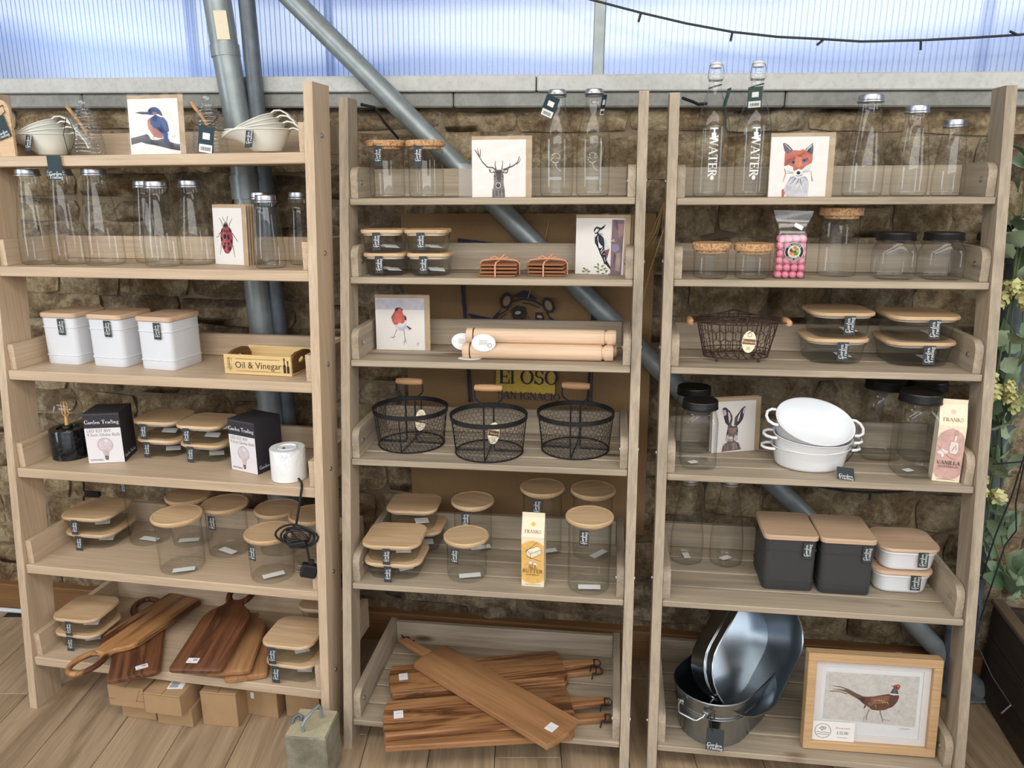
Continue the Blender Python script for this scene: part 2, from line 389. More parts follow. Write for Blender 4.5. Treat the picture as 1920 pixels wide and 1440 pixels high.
# ------------------------------------------------------------------ lettering: small hand-drawn serif alphabet
T_, H_ = .17, .07
def L_(x0,y0,x1,y1,w=T_): return ('l',x0,y0,x1,y1,w)
def R_(cx,cy,rx,ry,wx=T_,wy=H_,a0=0,a1=360): return ('r',cx,cy,rx,ry,wx,wy,a0,a1)
def S_(x,y,w=.34): return ('s',x,y,w)
GL = {
 'A':(.9,[L_(.08,0,.43,1,H_),L_(.43,1,.8,0),L_(.2,.33,.66,.33,H_),S_(.08,0,.26),S_(.8,0)]),
 'B':(.78,[L_(.2,0,.2,1),R_(.3,.745,.36,.255,T_,H_,-90,90),R_(.3,.27,.44,.27,T_,H_,-90,90),L_(.1,.965,.32,.965,H_),L_(.1,.035,.32,.035,H_),L_(.2,.51,.32,.51,H_)]),
 'C':(.84,[R_(.48,.5,.44,.52,T_,H_,45,315),L_(.8,.66,.8,.98,H_)]),
 'D':(.88,[L_(.2,0,.2,1),R_(.26,.5,.58,.5,T_,H_,-90,90),L_(.08,.965,.28,.965,H_),L_(.08,.035,.28,.035,H_)]),
 'E':(.78,[L_(.2,0,.2,1),L_(.06,.965,.7,.965,H_),L_(.06,.035,.74,.035,H_),L_(.2,.5,.56,.5,H_),L_(.68,.72,.68,1,H_),L_(.72,0,.72,.3,H_),L_(.56,.38,.56,.62,H_)]),
 'F':(.72,[L_(.2,0,.2,1),L_(.06,.965,.7,.965,H_),L_(.2,.5,.56,.5,H_),L_(.68,.72,.68,1,H_),S_(.2,0)]),
 'G':(.9,[R_(.48,.5,.44,.52,T_,H_,45,335),L_(.8,.66,.8,.98,H_),L_(.76,.02,.76,.42),S_(.76,.42,.3)]),
 'H':(.96,[L_(.2,0,.2,1),L_(.76,0,.76,1),L_(.2,.5,.76,.5,H_),S_(.2,0),S_(.2,1),S_(.76,0),S_(.76,1)]),
 'I':(.42,[L_(.21,0,.21,1),S_(.21,0),S_(.21,1)]),
 'K':(.9,[L_(.2,0,.2,1),L_(.24,.42,.72,1,H_),L_(.42,.6,.8,0),S_(.2,0),S_(.2,1),S_(.8,0,.3)]),
 'L':(.74,[L_(.2,0,.2,1),L_(.06,.035,.7,.035,H_),L_(.68,0,.68,.32,H_),S_(.2,1)]),
 'N':(.92,[L_(.16,0,.16,1,H_),L_(.16,1,.76,0),L_(.76,0,.76,1,H_),S_(.16,0,.26),S_(.14,1,.26),S_(.76,1,.26)]),
 'O':(.96,[R_(.48,.5,.46,.52,T_,H_)]),
 'R':(.86,[L_(.2,0,.2,1),R_(.3,.74,.4,.26,T_,H_,-90,90),L_(.1,.965,.32,.965,H_),L_(.2,.51,.32,.51,H_),L_(.42,.5,.74,0),S_(.2,0),S_(.78,0,.24)]),
 'S':(.7,[R_(.35,.74,.28,.28,.12,H_,20,270),R_(.35,.27,.31,.29,.12,H_,-160,90),L_(.6,.7,.6,.98,H_),L_(.07,.02,.07,.3,H_)]),
 'T':(.88,[L_(.44,0,.44,1),L_(.04,.965,.84,.965,H_),L_(.07,.7,.07,1,H_),L_(.81,.7,.81,1,H_),S_(.44,0)]),
 'U':(.92,[L_(.2,.3,.2,1),L_(.74,.3,.74,1,H_),R_(.46,.34,.345,.36,T_,H_,180,360),S_(.2,1),S_(.74,1,.26)]),
 'V':(.9,[L_(.1,1,.46,0),L_(.46,0,.78,1,H_),S_(.12,1),S_(.78,1,.26)]),
 'W':(1.24,[L_(.1,1,.38,0),L_(.38,0,.62,.95,H_),L_(.58,1,.86,0),L_(.86,0,1.12,1,H_),S_(.12,1),S_(.58,1,.3),S_(1.1,1,.26)]),
 'a':(.56,[R_(.26,.16,.22,.18,.13,H_),L_(.44,0,.44,.4,.14),R_(.28,.36,.23,.18,.12,H_,0,150)]),
 'b':(.62,[L_(.16,0,.16,1,.14),R_(.34,.26,.25,.28,.13,H_)]),
 'c':(.52,[R_(.28,.26,.24,.28,.13,H_,40,320)]),
 'd':(.62,[L_(.46,0,.46,1,.14),R_(.28,.26,.25,.28,.13,H_),S_(.42,1,.22)]),
 'e':(.56,[R_(.28,.26,.25,.28,.13,H_,0,310),L_(.08,.28,.52,.28,H_)]),
 'g':(.58,[R_(.28,.33,.23,.21,.12,H_),R_(.28,-.12,.27,.17,.1,H_),L_(.44,.48,.6,.52,H_)]),
 'i':(.34,[L_(.17,0,.17,.52,.14),R_(.17,.74,.09,.09,.088,.088),S_(.17,0,.28)]),
 'l':(.34,[L_(.17,0,.17,1,.14),S_(.17,0,.28)]),
 'm':(.98,[L_(.16,0,.16,.52,.14),R_(.33,.3,.21,.22,.13,.1,0,150),L_(.48,0,.48,.32,.14),R_(.65,.3,.21,.22,.13,.1,0,150),L_(.8,0,.8,.32,.14),S_(.16,0,.26),S_(.48,0,.26),S_(.8,0,.26)]),
 'n':(.66,[L_(.16,0,.16,.52,.14),R_(.34,.3,.21,.22,.13,.1,0,150),L_(.49,0,.49,.32,.14),S_(.16,0,.28),S_(.49,0,.28)]),
 'o':(.58,[R_(.29,.26,.26,.28,.13,H_)]),
 'r':(.48,[L_(.16,0,.16,.52,.14),R_(.36,.3,.22,.22,.12,.12,50,150),S_(.16,0,.28)]),
 's':(.46,[R_(.22,.38,.17,.15,.09,H_,20,270),R_(.22,.14,.19,.16,.09,H_,-160,90)]),
 't':(.42,[L_(.18,0,.18,.72,.14),L_(.04,.5,.36,.5,H_),L_(.18,.035,.36,.05,H_)]),
 'u':(.64,[L_(.15,.2,.15,.52,.14),R_(.32,.22,.24,.24,.13,.1,180,330),L_(.49,0,.49,.52,.14)]),
 'v':(.58,[L_(.08,.52,.29,0,.13),L_(.29,0,.5,.52,H_)]),
 'y':(.58,[L_(.08,.52,.29,0,.13),L_(.5,.52,.2,-.3,H_)]),
 '&':(.8,[R_(.34,.74,.2,.22,.1,H_),R_(.34,.26,.3,.28,.12,H_,60,330),L_(.26,.6,.72,0,.12),L_(.5,.2,.74,.42,H_)]),
 '.':(.28,[R_(.14,.08,.09,.09,.088,.088)]),
 '3':(.62,[R_(.28,.74,.25,.26,.13,H_,-90,150),R_(.28,.27,.3,.29,.13,H_,-150,90)]),
 '5':(.62,[L_(.14,.48,.14,1,H_),L_(.14,.955,.52,.955,.09),R_(.28,.3,.3,.31,.13,H_,-150,130)]),
 '0':(.64,[R_(.32,.5,.28,.52,.13,H_)]),
 '9':(.62,[R_(.3,.68,.27,.32,.13,H_),R_(.26,.4,.31,.42,.12,H_,-110,30)]),
 '2':(.62,[R_(.3,.72,.25,.28,.13,H_,0,170),L_(.5,.6,.1,.05,.1),L_(.08,.04,.56,.04,.08)]),
 '7':(.6,[L_(.06,.955,.56,.955,.09),L_(.54,.95,.22,0,.12)]),
 '8':(.62,[R_(.31,.75,.23,.25,.12,H_),R_(.31,.27,.28,.28,.13,H_)]),
 '£':(.7,[L_(.24,.05,.24,.75,.12),R_(.42,.74,.24,.26,.12,H_,20,190),L_(.08,.44,.5,.44,H_),L_(.06,.04,.64,.04,.08)]),
}
def glyph(mb, ch, ox, oy, s, tr):
    adv, st = GL[ch]
    for k in st:
        if k[0] == 'l':
            _,x0,y0,x1,y1,w = k; dx, dy = x1-x0, y1-y0; l = math.hypot(dx,dy)
            nx, ny = (-dy/l*w/2, dx/l*w/2)
            if abs(dy) > .5 and abs(dx) > .1: nx, ny = w/2*(1 if nx > 0 else -1), 0
            q = [(x0+nx,y0+ny),(x1+nx,y1+ny),(x1-nx,y1-ny),(x0-nx,y0-ny)]
            mb.add([tr(ox+a*s, oy+b*s) for a,b in q], [(0,1,2,3)])
        elif k[0] == 's':
            _,x,y,w = k; t = .055; q = [(x-w/2,y),(x+w/2,y),(x+w/2,y+(t if y < .3 else -t)),(x-w/2,y+(t if y < .3 else -t))]
            mb.add([tr(ox+a*s, oy+b*s) for a,b in q], [(0,1,2,3)])
        else:
            _,cx,cy,rx,ry,wx,wy,a0,a1 = k; n = max(5, int(abs(a1-a0)/30)); vs = []
            for i in range(n+1):
                a = math.radians(a0+(a1-a0)*i/n); c, sn = math.cos(a), math.sin(a)
                vs += [tr(ox+(cx+rx*c)*s, oy+(cy+ry*sn)*s), tr(ox+(cx+(rx-wx)*c)*s, oy+(cy+(ry-wy)*sn)*s)]
            mb.add(vs, [(2*i,2*i+2,2*i+3,2*i+1) for i in range(n)])
    return adv*s
def text_mb(lines, size, tr, lead=1.05, align='c', track=0):
    """lines of type drawn through tr(x, y); centred on the origin"""
    mb = MB(); n = len(lines)
    for i, t in enumerate(lines):
        w = sum((GL[c][0] if c in GL else .36)*size+track*size for c in t)
        x = -w/2; y = ((n-1)/2-i)*size*lead-size*.5
        if align == 'l': x = 0
        for c in t: x += (glyph(mb, c, x, y, size, tr) if c in GL else .36*size)+track*size
    return mb
def lettering(parent, lines, size, mat, loc, rot=(0,0,0), up=False, lead=1.05, name='lettering', down=False, track=0):
    key = ('txt', tuple(lines), round(size,5), mat.name, up, down, lead, track)
    def mk():
        tr = (lambda x, y: (-y, 0, x)) if up else (lambda x, y: (y, 0, -x)) if down else (lambda x, y: (x, 0, y))
        return text_mb(lines, size, tr, lead, 'c', track).mesh(name, mat, 0)
    return link(name, shared(key, mk), parent, loc, rot)
BR = ['Garden', 'Trading']
def swing_tag(parent, w, h, loc, rot, mat='tag', kind='up', size=.0075):
    """card label: the two words in white, either up the card or across its foot, or a sticker with a bar code"""
    me = shared(('tag', w, h, mat), lambda: MB().box(-w/2,w/2,-.0004,.0004,-h/2,h/2).mesh('tag', M[mat]))
    t = link('tag', me, parent, loc, rot)
    if kind == 'up': lettering(t, BR, size, M['ink_white'], (0,-.0006,0), up=True, lead=1.0)
    elif kind == 'foot': lettering(t, BR, size, M['ink_white'], (0,-.0006,-h*.30), lead=.85)
    elif kind == 'code':
        def mk():
            m = MB(); m.box(-w*.42,w*.42,-.0011,-.0005,-h*.47,-h*.17); m.box(-w*.22,w*.24,-.0011,-.0005,.02*h,.26*h)
            x = -w*.3
            while x < w*.3:
                b = random.choice((.0006,.001,.0014)); m.box(x,x+b,-.0015,-.0011,-h*.40,-h*.26,mi=1); x += b+.0012
            return m.mesh('bar_code_sticker', [M['paper'], M['ink_black']])
        link('bar_code_sticker', shared(('code', w, h), mk), t)
    return t
# ------------------------------------------------------------------ flat prints (cards, framed print, sack)
def art(parent, name, frame, items, y0=-.0008, step=.00008, loc=(0,0,0)):
    """frame = (TL, TR, BL in sketch units, width, height): affine to x -w/2..w/2, z 0..h"""
    TL, TR, BL, w, h = frame
    ax = (TR[0]-TL[0], TR[1]-TL[1]); ay = (BL[0]-TL[0], BL[1]-TL[1]); det = ax[0]*ay[1]-ax[1]*ay[0]
    def mp(p):
        dx, dy = p[0]-TL[0], p[1]-TL[1]
        return ((dx*ay[1]-dy*ay[0])/det-.5)*w, h*(1-(ax[0]*dy-ax[1]*dx)/det)
    mb = MB()
    for i, it in enumerate(items):
        y = y0-step*i; c = lin(it[1])
        if it[0] == 'p':
            q = [mp(p) for p in it[2]]; mb_poly(mb, q, y, c)
        elif it[0] == 'e':
            _,_,cx,cy,rx,ry,a = it; a = math.radians(a)
            q = [mp((cx+rx*math.cos(t)*math.cos(a)-ry*math.sin(t)*math.sin(a), cy+rx*math.cos(t)*math.sin(a)+ry*math.sin(t)*math.cos(a))) for t in (2*PI*k/14 for k in range(14))]
            mb_poly(mb, q, y, c)
        elif it[0] == 's':
            _,_,wd,P = it; n = len(P); lft = []; rgt = []
            for k, p in enumerate(P):
                a = P[max(k-1,0)]; b = P[min(k+1,n-1)]; dx, dy = b[0]-a[0], b[1]-a[1]; l = math.hypot(dx,dy) or 1
                ww = (wd[0]+(wd[1]-wd[0])*k/(n-1))/2 if isinstance(wd, tuple) else wd/2
                lft.append(mp((p[0]-dy/l*ww, p[1]+dx/l*ww))); rgt.append(mp((p[0]+dy/l*ww, p[1]-dx/l*ww)))
            for k in range(n-1):
                q = [lft[k],lft[k+1],rgt[k+1],rgt[k]]; mb.add([(a,y,b) for a,b in q], [(0,1,2,3)], c)
    # face every polygon towards the viewer side (-y)
    for k, f in enumerate(mb.f):
        p = [Vector(mb.v[i]) for i in f[:3]]
        if (p[1]-p[0]).cross(p[2]-p[0]).y > 0: mb.f[k] = f[::-1]
    o = mb.build(name, M['print'], parent, 0); o.location = loc; return o
def mb_poly(mb, q, y, c):
    tris = tessellate_polygon([[Vector((a,b,0)) for a,b in q]])
    mb.add([(a,y,b) for a,b in q], [tuple(t) for t in tris], c)

# ------------------------------------------------------------------ the setting
WALL = 2.54
# the stone wall runs parallel to the shelves, turned 8 degrees; its courses and ledge drop a little to the right
WM = Matrix.Translation((-1.848,2.495,0))@Matrix.Rotation(-.1396,4,'Z')@Matrix.Translation((1.848,-2.495,0))
LM = WM@Matrix.Translation((-1.50,2.475,1.798))@Matrix.Rotation(.0183,4,'Y')@Matrix.Translation((1.50,-2.475,-1.798))
def WP(*p): return WM@Vector(p)
def on_wall(o, m=None): o.matrix_world = (m or WM); return o
room = MB(); room.box(-3.2,3.2,-3,2.7,-.06,-.006); fl = room.build('floor', M['barn']); structure(fl, 'dark sub-floor under the wood-look planks')
def plank_mesh(k):
    rng = random.Random(k); w, l = .178, 1.2
    return MB().cbox(-w/2+.0008,w/2-.0008,-l/2+.0008,l/2-.0008,-.006,0,.0015).mesh('plank', M['floor'])
pk = [plank_mesh(k) for k in range(3)]
for i in range(-15, 16):
    off = (i*.43) % 1.2
    for j in range(-1,4):
        y = 2.35-off-j*1.2
        if y < -1.4 or y > 3.0: continue
        link('plank', pk[(i+j) % 3], fl, (i*.178+.02, y, 0))
wl = on_wall(MB().box(-3.2,3.6,WALL,WALL+.2,-.12,1.745).build('wall_back', M['mortar']), LM); structure(wl, 'rubble stone back wall with recessed lime mortar')
def stone_mesh(seed):
    r = random.Random(seed); nx, nz = 5, 4; d = .045
    def jit(a): return r.uniform(-a, a)
    cut = [r.uniform(.03,.12) for _ in range(4)]
    vs = []; fs = []
    for lay in range(2):
        for iz in range(nz):
            for ix in range(nx):
                u = ix/(nx-1)-.5; w = iz/(nz-1)-.5; ed = ix in (0,nx-1) or iz in (0,nz-1); co = ix in (0,nx-1) and iz in (0,nz-1)
                x = u*(1-(.07 if co else .0)+jit(.03)); z = w*(1-(.10 if co else .0)+jit(.05))
                y = (0 if lay == 0 else -d*(.55+jit(.14) if ed else .86+jit(.26)))
                vs.append((x,y,z))
    N = nx*nz
    for iz in range(nz-1):
        for ix in range(nx-1):
            a = N+iz*nx+ix; fs.append((a,a+1,a+nx+1,a+nx))
    bd = [ix for ix in range(nx)]+[iz*nx+nx-1 for iz in range(1,nz)]+[(nz-1)*nx+ix for ix in range(nx-2,-1,-1)]+[iz*nx for iz in range(nz-2,0,-1)]
    for a, b in zip(bd, bd[1:]+bd[:1]): fs.append((a,b,N+b,N+a))
    return MB().add(vs, fs).mesh('stone', M['stone'], 50)
sm = [stone_mesh(k) for k in range(16)]
rs = random.Random(3); z = .055
row = 0
while z < 1.68:
    h = min(rs.choice((.085,.105,.12,.14,.155)), 1.714-z); x = -2.35+rs.uniform(-.1,0)
    while x < 2.5:
        w = rs.uniform(.15,.36)*(1.0 if h > .1 else 1.1)
        if h > .12 and rs.random() < .25:   # two thin stones one above the other
            for dz, hh in ((-.25,.46),(.25,.46)):
                link('stone', rs.choice(sm), wl, (x+w/2, WALL+.016, z+h/2+dz*h), (0,rs.uniform(-.03,.03),0), (w-.008, rs.uniform(.6,1.0), h*hh-.002))
        else:
            link('stone', rs.choice(sm), wl, (x+w/2, WALL+.016, z+h/2+rs.uniform(-.006,.006)), (0,rs.uniform(-.04,.04),0), (w-.006, rs.uniform(.7,1.2), h-.004))
        x += w
    z += h; row += 1
structure(on_wall(MB().cbox(-3.2,3.6,2.494,2.535,0,.105,.003).build('baseboard_back', M['baseboard'])), 'brown timber skirting along the foot of the stone wall')
structure(on_wall(MB().tube([(-3,2.482,.008),(-1.5,2.482,.008)],.008,8).build('trim_4', M['white'])), 'thin white pipe along the foot of the skirting')
structure(on_wall(MB().cbox(-3.2,.0701,2.475,2.60,1.756,1.798,.003).build('trim_1', M['ledge']), LM), 'left length of pale grey ledge under the clear sheets')
structure(on_wall(MB().cbox(.0741,3.6,2.475,2.60,1.756,1.798,.003).build('trim_2', M['ledge']), LM), 'right length of pale grey ledge under the clear sheets')
sl = MB()
for k, (a, b) in enumerate(((-3.2,-1.28),(-1.277,-.16),(-.157,.72),(.723,1.5),(1.503,3.6))): sl.cbox(a,b,2.488,2.60,1.7165,1.7555,.004)
structure(on_wall(sl.build('trim_3', M['sill']), LM), 'weathered concrete sill below the grey ledge')
# ribbed polycarbonate sheets: five lapped panes and their flutes
win = MB()
for x in (-3.1,3.5): win.box(x-.02,x+.02,2.515,2.555,1.801,2.7)
win.box(-3.12,3.52,2.515,2.555,2.66,2.7)
win = on_wall(structure(win.build('window_1', M['steel']), 'band of ribbed clear polycarbonate above the ledge'), LM)
for k, (a, b, y) in enumerate(((-3.1,-.925,2.540),(-.955,-.510,2.532),(-.540,.245,2.540),(.224,1.216,2.532),(1.187,3.5,2.540))):
    p = MB().box(a,b,y,y+.004,1.7995,2.66).build('pane', M['polycarb'], win)
    r = MB(); x = a+.008
    while x < b: r.box(x-.0010,x+.0010,y-.0016,y-.0002,1.80,2.66); x += .0148
    r = r.build('flutes', M['rib'], p); r['kind'] = 'stuff'
MB().cbox(.2185,.249,2.510,2.528,1.80,2.66,.002).build('glazing_bar', M['pipe'], win)
structure(MB().box(-3.2,3.2,-3,2.9,2.9,2.96).build('ceiling', M['white']), 'pale roof lining')
structure(MB().box(-3.26,-3.2,-3,2.9,0,2.9).build('wall_left', M['ledge']), 'plain pale side wall')
structure(MB().box(3.2,3.26,-3,2.0,0,2.9).build('wall_right', M['ledge']), 'plain pale side wall')
# pipes behind the shelves
def pipe(name, label, pts, r, mat, collars=(), group=None):
    t = thing(name, label, 'pipe', pts[-1], 0, group); o = Vector(pts[-1])
    MB().tube([Vector(p)-o for p in pts], r, 20).build('pipe_run', M[mat], t)
    for p, q, k in collars: MB().tube([Vector(p)-o, Vector(q)-o], r*k, 20).build('collar', M[mat], t)
    return t
t = pipe('drain_pipe', 'fat galvanised downpipe with a paper patch, behind the pale oak shelves', [WP(-.845,2.43,2.66),WP(-.785,2.43,1.86),WP(-.763,2.43,1.64),WP(-.754,2.43,1.3),WP(-.742,2.43,.7),WP(-.735,2.43,.0)], .037, 'pipe', ((WP(-.760,2.43,1.515),WP(-.758,2.43,1.45),1.14),(WP(-.785,2.43,1.86),WP(-.783,2.43,1.83),1.06)))
q = WP(-.7875,2.43,1.905)-WP(-.735,2.43,0)
d = MB().box(-.0165,.0165,-.0006,.0006,-.036,.036).build('paper_patch', M['cream'], t); d.location = q+Vector((.33,-.94,0))*.0385; d.rotation_euler = (0,-.06,.337)
pipe('drain_pipe', 'slim mottled downpipe just right of the fat galvanised one', [WP(-.765,2.444,2.66),WP(-.716,2.444,1.97),WP(-.711,2.444,1.64),WP(-.695,2.444,.83),WP(-.69,2.444,.0)], .0225, 'pipe_dark', ((WP(-.7085,2.444,1.50),WP(-.7075,2.444,1.45),1.15),))
t = pipe('brace_tube', 'long diagonal galvanised steel brace running down behind the shelves', [WP(-.700,2.437,2.084),WP(1.405,2.459,.016)], .028, 'pipe')
MB().cbox(-.05,.05,-.04,.04,-.0145,-.006,.002).build('foot_plate', M['pipe'], t)
pipe('drain_pipe', 'slate grey downpipe behind the right post of the right-hand shelves', [WP(1.335,2.445,1.40),WP(1.325,2.445,.6),WP(1.32,2.445,.02)], .040, 'pipe_dark', ((WP(1.322,2.445,.30),WP(1.321,2.445,.23),1.1),(WP(1.334,2.445,1.34),WP(1.333,2.445,1.28),1.12)))
t = thing('pipe_bracket', 'black clip bracket on the right downpipe near the garland top', 'bracket', WP(1.262,2.40,1.352), -.14)
MB().cbox(-.05,.025,-.015,.015,-.028,.028,.004).build('clip', M['black_soft'], t); MB().tube([(-.065,0,0),(-.045,0,0)],.011,10).build('clip_bolt', M['black_soft'], t)

# jute coffee sack pinned on the wall, with its printed bear
def sack():
    mb = MB(); nx, nz = 25, 25; x0, x1, z0, z1 = -.318, .402, .46, 1.415
    def off(x, z): return .006*math.sin(9*x+2*z)+.004*math.sin(17*z+3*x)
    for s_ in (0, .005):
        mb.add([(x0+(x1-x0)*i/(nx-1), 2.435+off(x0+(x1-x0)*i/(nx-1), z0+(z1-z0)*j/(nz-1))+s_, z0+(z1-z0)*j/(nz-1)) for j in range(nz) for i in range(nx)],
               [((j*nx+i,j*nx+i+1,(j+1)*nx+i+1,(j+1)*nx+i) if not s_ else (j*nx+i,(j+1)*nx+i,(j+1)*nx+i+1,j*nx+i+1)) for j in range(nz-1) for i in range(nx-1)])
    o = on_wall(mb.build('hessian_sack', M['hessian']), WM@Matrix.Translation((0,.042,-.009))); tag(o, 'brown hessian coffee sack with a bear print hung on the stone wall', 'sack'); return o
sk = sack()
NV = (42,42,66); BK = (48,42,40)
# sketch units are 2.77 per photo pixel from (760, 380); placed at the same spot on the cloth
items = [('s',NV,14,[(275,170),(285,420),(300,640),(312,1050)]),('s',NV,5,[(292,180),(305,640),(326,1050)]),
 ('s',NV,14,[(968,430),(958,640),(948,1050)]),('s',NV,5,[(980,430),(972,640),(966,1050)]),
 ('p',NV,[(275,168),(400,205),(330,210),(300,200)]),('s',NV,8,[(285,175),(640,215),(960,240)]),
 ('p',NV,[(548,470),(610,432),(680,480),(640,476)]),
 ('p',NV,[(310,560),(440,585),(490,530),(470,585),(440,612),(330,585)]),('p',NV,[(730,560),(790,600),(930,600),(930,615),(760,620)]),
 ('e',BK,515,490,32,44,20),('e',(150,122,88),518,492,18,28,20),('e',BK,737,510,30,44,-25),('e',(150,122,88),736,512,17,28,-25),
 ('s',BK,9,[(520,540),(545,495),(600,480),(660,488),(710,515),(735,560)]),('s',BK,7,[(520,540),(470,570),(445,610)]),('s',BK,7,[(735,560),(750,590),(765,615)]),
 ('p',BK,[(540,540),(570,515),(615,520),(625,560),(600,600),(585,612),(555,590)]),('p',BK,[(668,550),(705,548),(718,585),(710,615),(680,615),(668,585)]),
 ('e',(170,150,120),577,553,16,9,-10),('e',(170,150,120),690,572,14,8,10),
 ('s',BK,6,[(600,500),(640,505),(690,525)]),('s',BK,5,[(470,600),(500,570),(520,560)]),('s',BK,5,[(460,612),(490,590)]),('s',BK,5,[(720,600),(740,590),(755,612)]),('e',BK,632,575,4,5,0),('e',BK,655,595,3,4,0),
 ('p',(206,172,36),[(460,866),(775,866),(772,992),(455,985)])]
so = art(sk, 'bear_print', ((0,0),(1274,0),(0,1440),.707,.790), items, y0=-.0115, step=.0001)
so.location = (.054, 2.435, .650)
lettering(sk, ['El OSO'], .043, M['navy'], (.0512,2.418,.9475), (0,.0,0), name='sack_lettering')
lettering(sk, ['SAN IGNACIO'], .0225, M['navy'], (.053,2.418,.8905), (0,.02,0), name='sack_lettering')
MB().tube([(-.30,2.42,1.41),(-.302,2.418,1.50),(-.295,2.416,1.56)],.0015,5).build('tie_string', M['twine'], sk)
MB().tube([(.11,2.42,1.40),(.09,2.416,1.30),(.05,2.42,1.18)],.0014,5).build('tie_string', M['twine'], sk)
t = thing('twine_tuft', 'loose tuft of jute twine hanging between the two grey shelves', 'twine', WP(.418,2.40,1.377), -.14)
mb = MB(); rr = random.Random(5)
for k in range(14):
    a = rr.uniform(-.5,.5); mb.tube([(0,0,.06),(a*.06,rr.uniform(-.01,.01),-.02),(a*.12,rr.uniform(-.015,.01),-.11+rr.uniform(0,.09))],.0012,4)
mb.tube([(.0,-.01,.12),(.01,-.012,.02),(-.03,-.012,-.12),(-.05,-.01,-.22)],.002,5)
mb.build('strands', M['twine'], t)

# string of unlit fairy lights across the sheets
P = [tuple(WP(*p)) for p in ((-.62,2.42,2.64),(-.28,2.40,2.26),(.0,2.388,2.045),(.123,2.385,1.968),(.2094,2.38,1.930),(.3427,2.38,1.893),(.454,2.38,1.865),(.5646,2.38,1.8424),(.6718,2.38,1.8279),(.78,2.38,1.8194),(.8665,2.38,1.8116),(1.0002,2.38,1.8103),(1.1199,2.38,1.8125),(1.2108,2.38,1.8154),(1.3488,2.38,1.8236),(1.8,2.40,1.90),(2.4,2.42,2.12))]
t = thing('fairy_light_string', 'dark string of unlit fairy lights strung across the ribbed sheets', 'fairy lights', P[0])
o = Vector(P[0]); MB().tube([Vector(p)-o for p in P],.0028,6).build('flex', M['cable'], t)
for p, a in ((P[5],-.3),(P[7],-.2),(P[9],-.9),(P[11],.0),(P[13],-1.9)):
    q = Vector(p)-o; e = q+Vector((math.sin(a)*.022,-.004,-math.cos(a)*.022))
    b = MB().tube([q,e],.003,6).build('bulb_holder', M['cable'], t)
    MB().tube([e,e+(e-q)*.45],.0022,6).build('bulb', M['glass'], b)
# dark cable slung behind the right unit
t = thing('hanging_cable', 'black cable sagging in a curve below the fourth right-hand shelf', 'cable', WP(1.0,2.42,.645), -.14)
MB().tube([(-.23+.046*k, .0, .040*((k-5)/5)**2) for k in range(11)],.0035,6).build('flex', M['cable'], t)
MB().tube([(.02,.0,.0),(.02,.0,-.022)],.003,6).build('clip', M['cable'], t)
# ------------------------------------------------------------------ the three ladder shelf units
UNITS = [ # x0, y0, yaw, inner width, lean, shelf heights
 (-1.4219,1.9554,-.1762,.8938,.0990,(1.5653,1.2813,1.0004,.7248,.4415,.1596)),
 (-.4574,1.788,-.1238,.7199,.1582,(1.4537,1.2576,1.0471,.7897,.4573,.0789)),
 (.3529,1.6945,-.1292,.7200,.1571,(1.4515,1.2586,1.0470,.7821,.4583,.0755))]
REAR = (.38,.40,.40)
def at(k, i, u, v, dz=0.0):
    x0,y0,yw,_,a,zs = UNITS[k]; z = zs[i] if i is not None else 0; vv = v+a*z
    return (x0+math.cos(yw)*u-math.sin(yw)*vv, y0+math.sin(yw)*u+math.cos(yw)*vv, z+dz)
def yawof(k): return UNITS[k][2]
def unit(k, label, mat, pw, pd, top, railh, th, slats, rounded):
    x0,y0,yw,W,a,zs = UNITS[k]; r = thing('ladder_shelf', label, 'shelf unit', (x0,y0,0), yw)
    for s in (0,1):                                           # leaning side posts
        xa, xb = ((-pw,-.0004) if s == 0 else (W+.0004,W+pw))
        m = MB()
        def P(y, z): return (y+a*z-.004, z)
        q = [P(0,0),P(pd,0),P(pd,top),P(0,top)]
        b = .003
        m.loft([[(xa,*p) for p in q],[(xb,*p) for p in q]])
        m.build('side_post', M[mat+'_z'], r, 20)
        for z in zs:                                          # bolt heads on the outside
            xo = xa if s == 0 else xb; d = -1 if s == 0 else 1
            c = MB().lathe([(.006,0),(.006,.003),(.003,.005)],10,M=Matrix.Translation((xo,a*z+.045,z+.04))@Matrix.Rotation(d*PI/2,4,'Y')).build('bolt', M['bolt'], r)
    for i, z in enumerate(zs):
        f = a*z; D = REAR[k]-f
        n = slats(i, D); g = .007 if n > 1 else 0
        fb = (D-g*(n-1))/n
        m = MB().cbox(.0006,W-.0006,f,f+fb,z-th,z,.002); o = m.build('shelf_board', M[mat+'_x'], r)
        for j in range(1, n):
            y = f+j*(fb+g); MB().cbox(.0006,W-.0006,y,y+fb,z-th,z,.002).build('slat', M[mat+'_x'], o)
        MB().cbox(.0206,W-.0206,REAR[k]-.018,REAR[k],z+.0006,z+railh-.004,.002).build('back_rail', M[mat+'_x'], o)
        for s in (0,1):
            xa, xb = ((.001,.020) if s == 0 else (W-.020,W-.001))
            y0r, y1r = f+.012, REAR[k]
            if rounded:
                rr = .028; pts = [(y0r,z+.0006),(y0r,z+railh-rr)]+[(y0r+rr-rr*math.cos(t*PI/10), z+railh-rr+rr*math.sin(t*PI/10)) for t in range(1,6)]+[(y1r,z+railh),(y1r,z+.0006)]
            else: pts = [(y0r,z+.0006),(y0r,z+railh),(y1r,z+railh),(y1r,z+.0006)]
            m = MB().loft([[(xa,*p) for p in pts],[(xb,*p) for p in pts]]); m.build('side_rail', M[mat+'_y'], o, 25)
            xi = xb if s == 0 else xa
            if rounded: MB().lathe([(.007,0),(.007,.002),(.004,.004)],10,M=Matrix.Translation((xi,f+.045,z+railh*.5))@Matrix.Rotation((1 if s == 0 else -1)*PI/2,4,'Y')).build('bolt', M['bolt'], o)
    return r
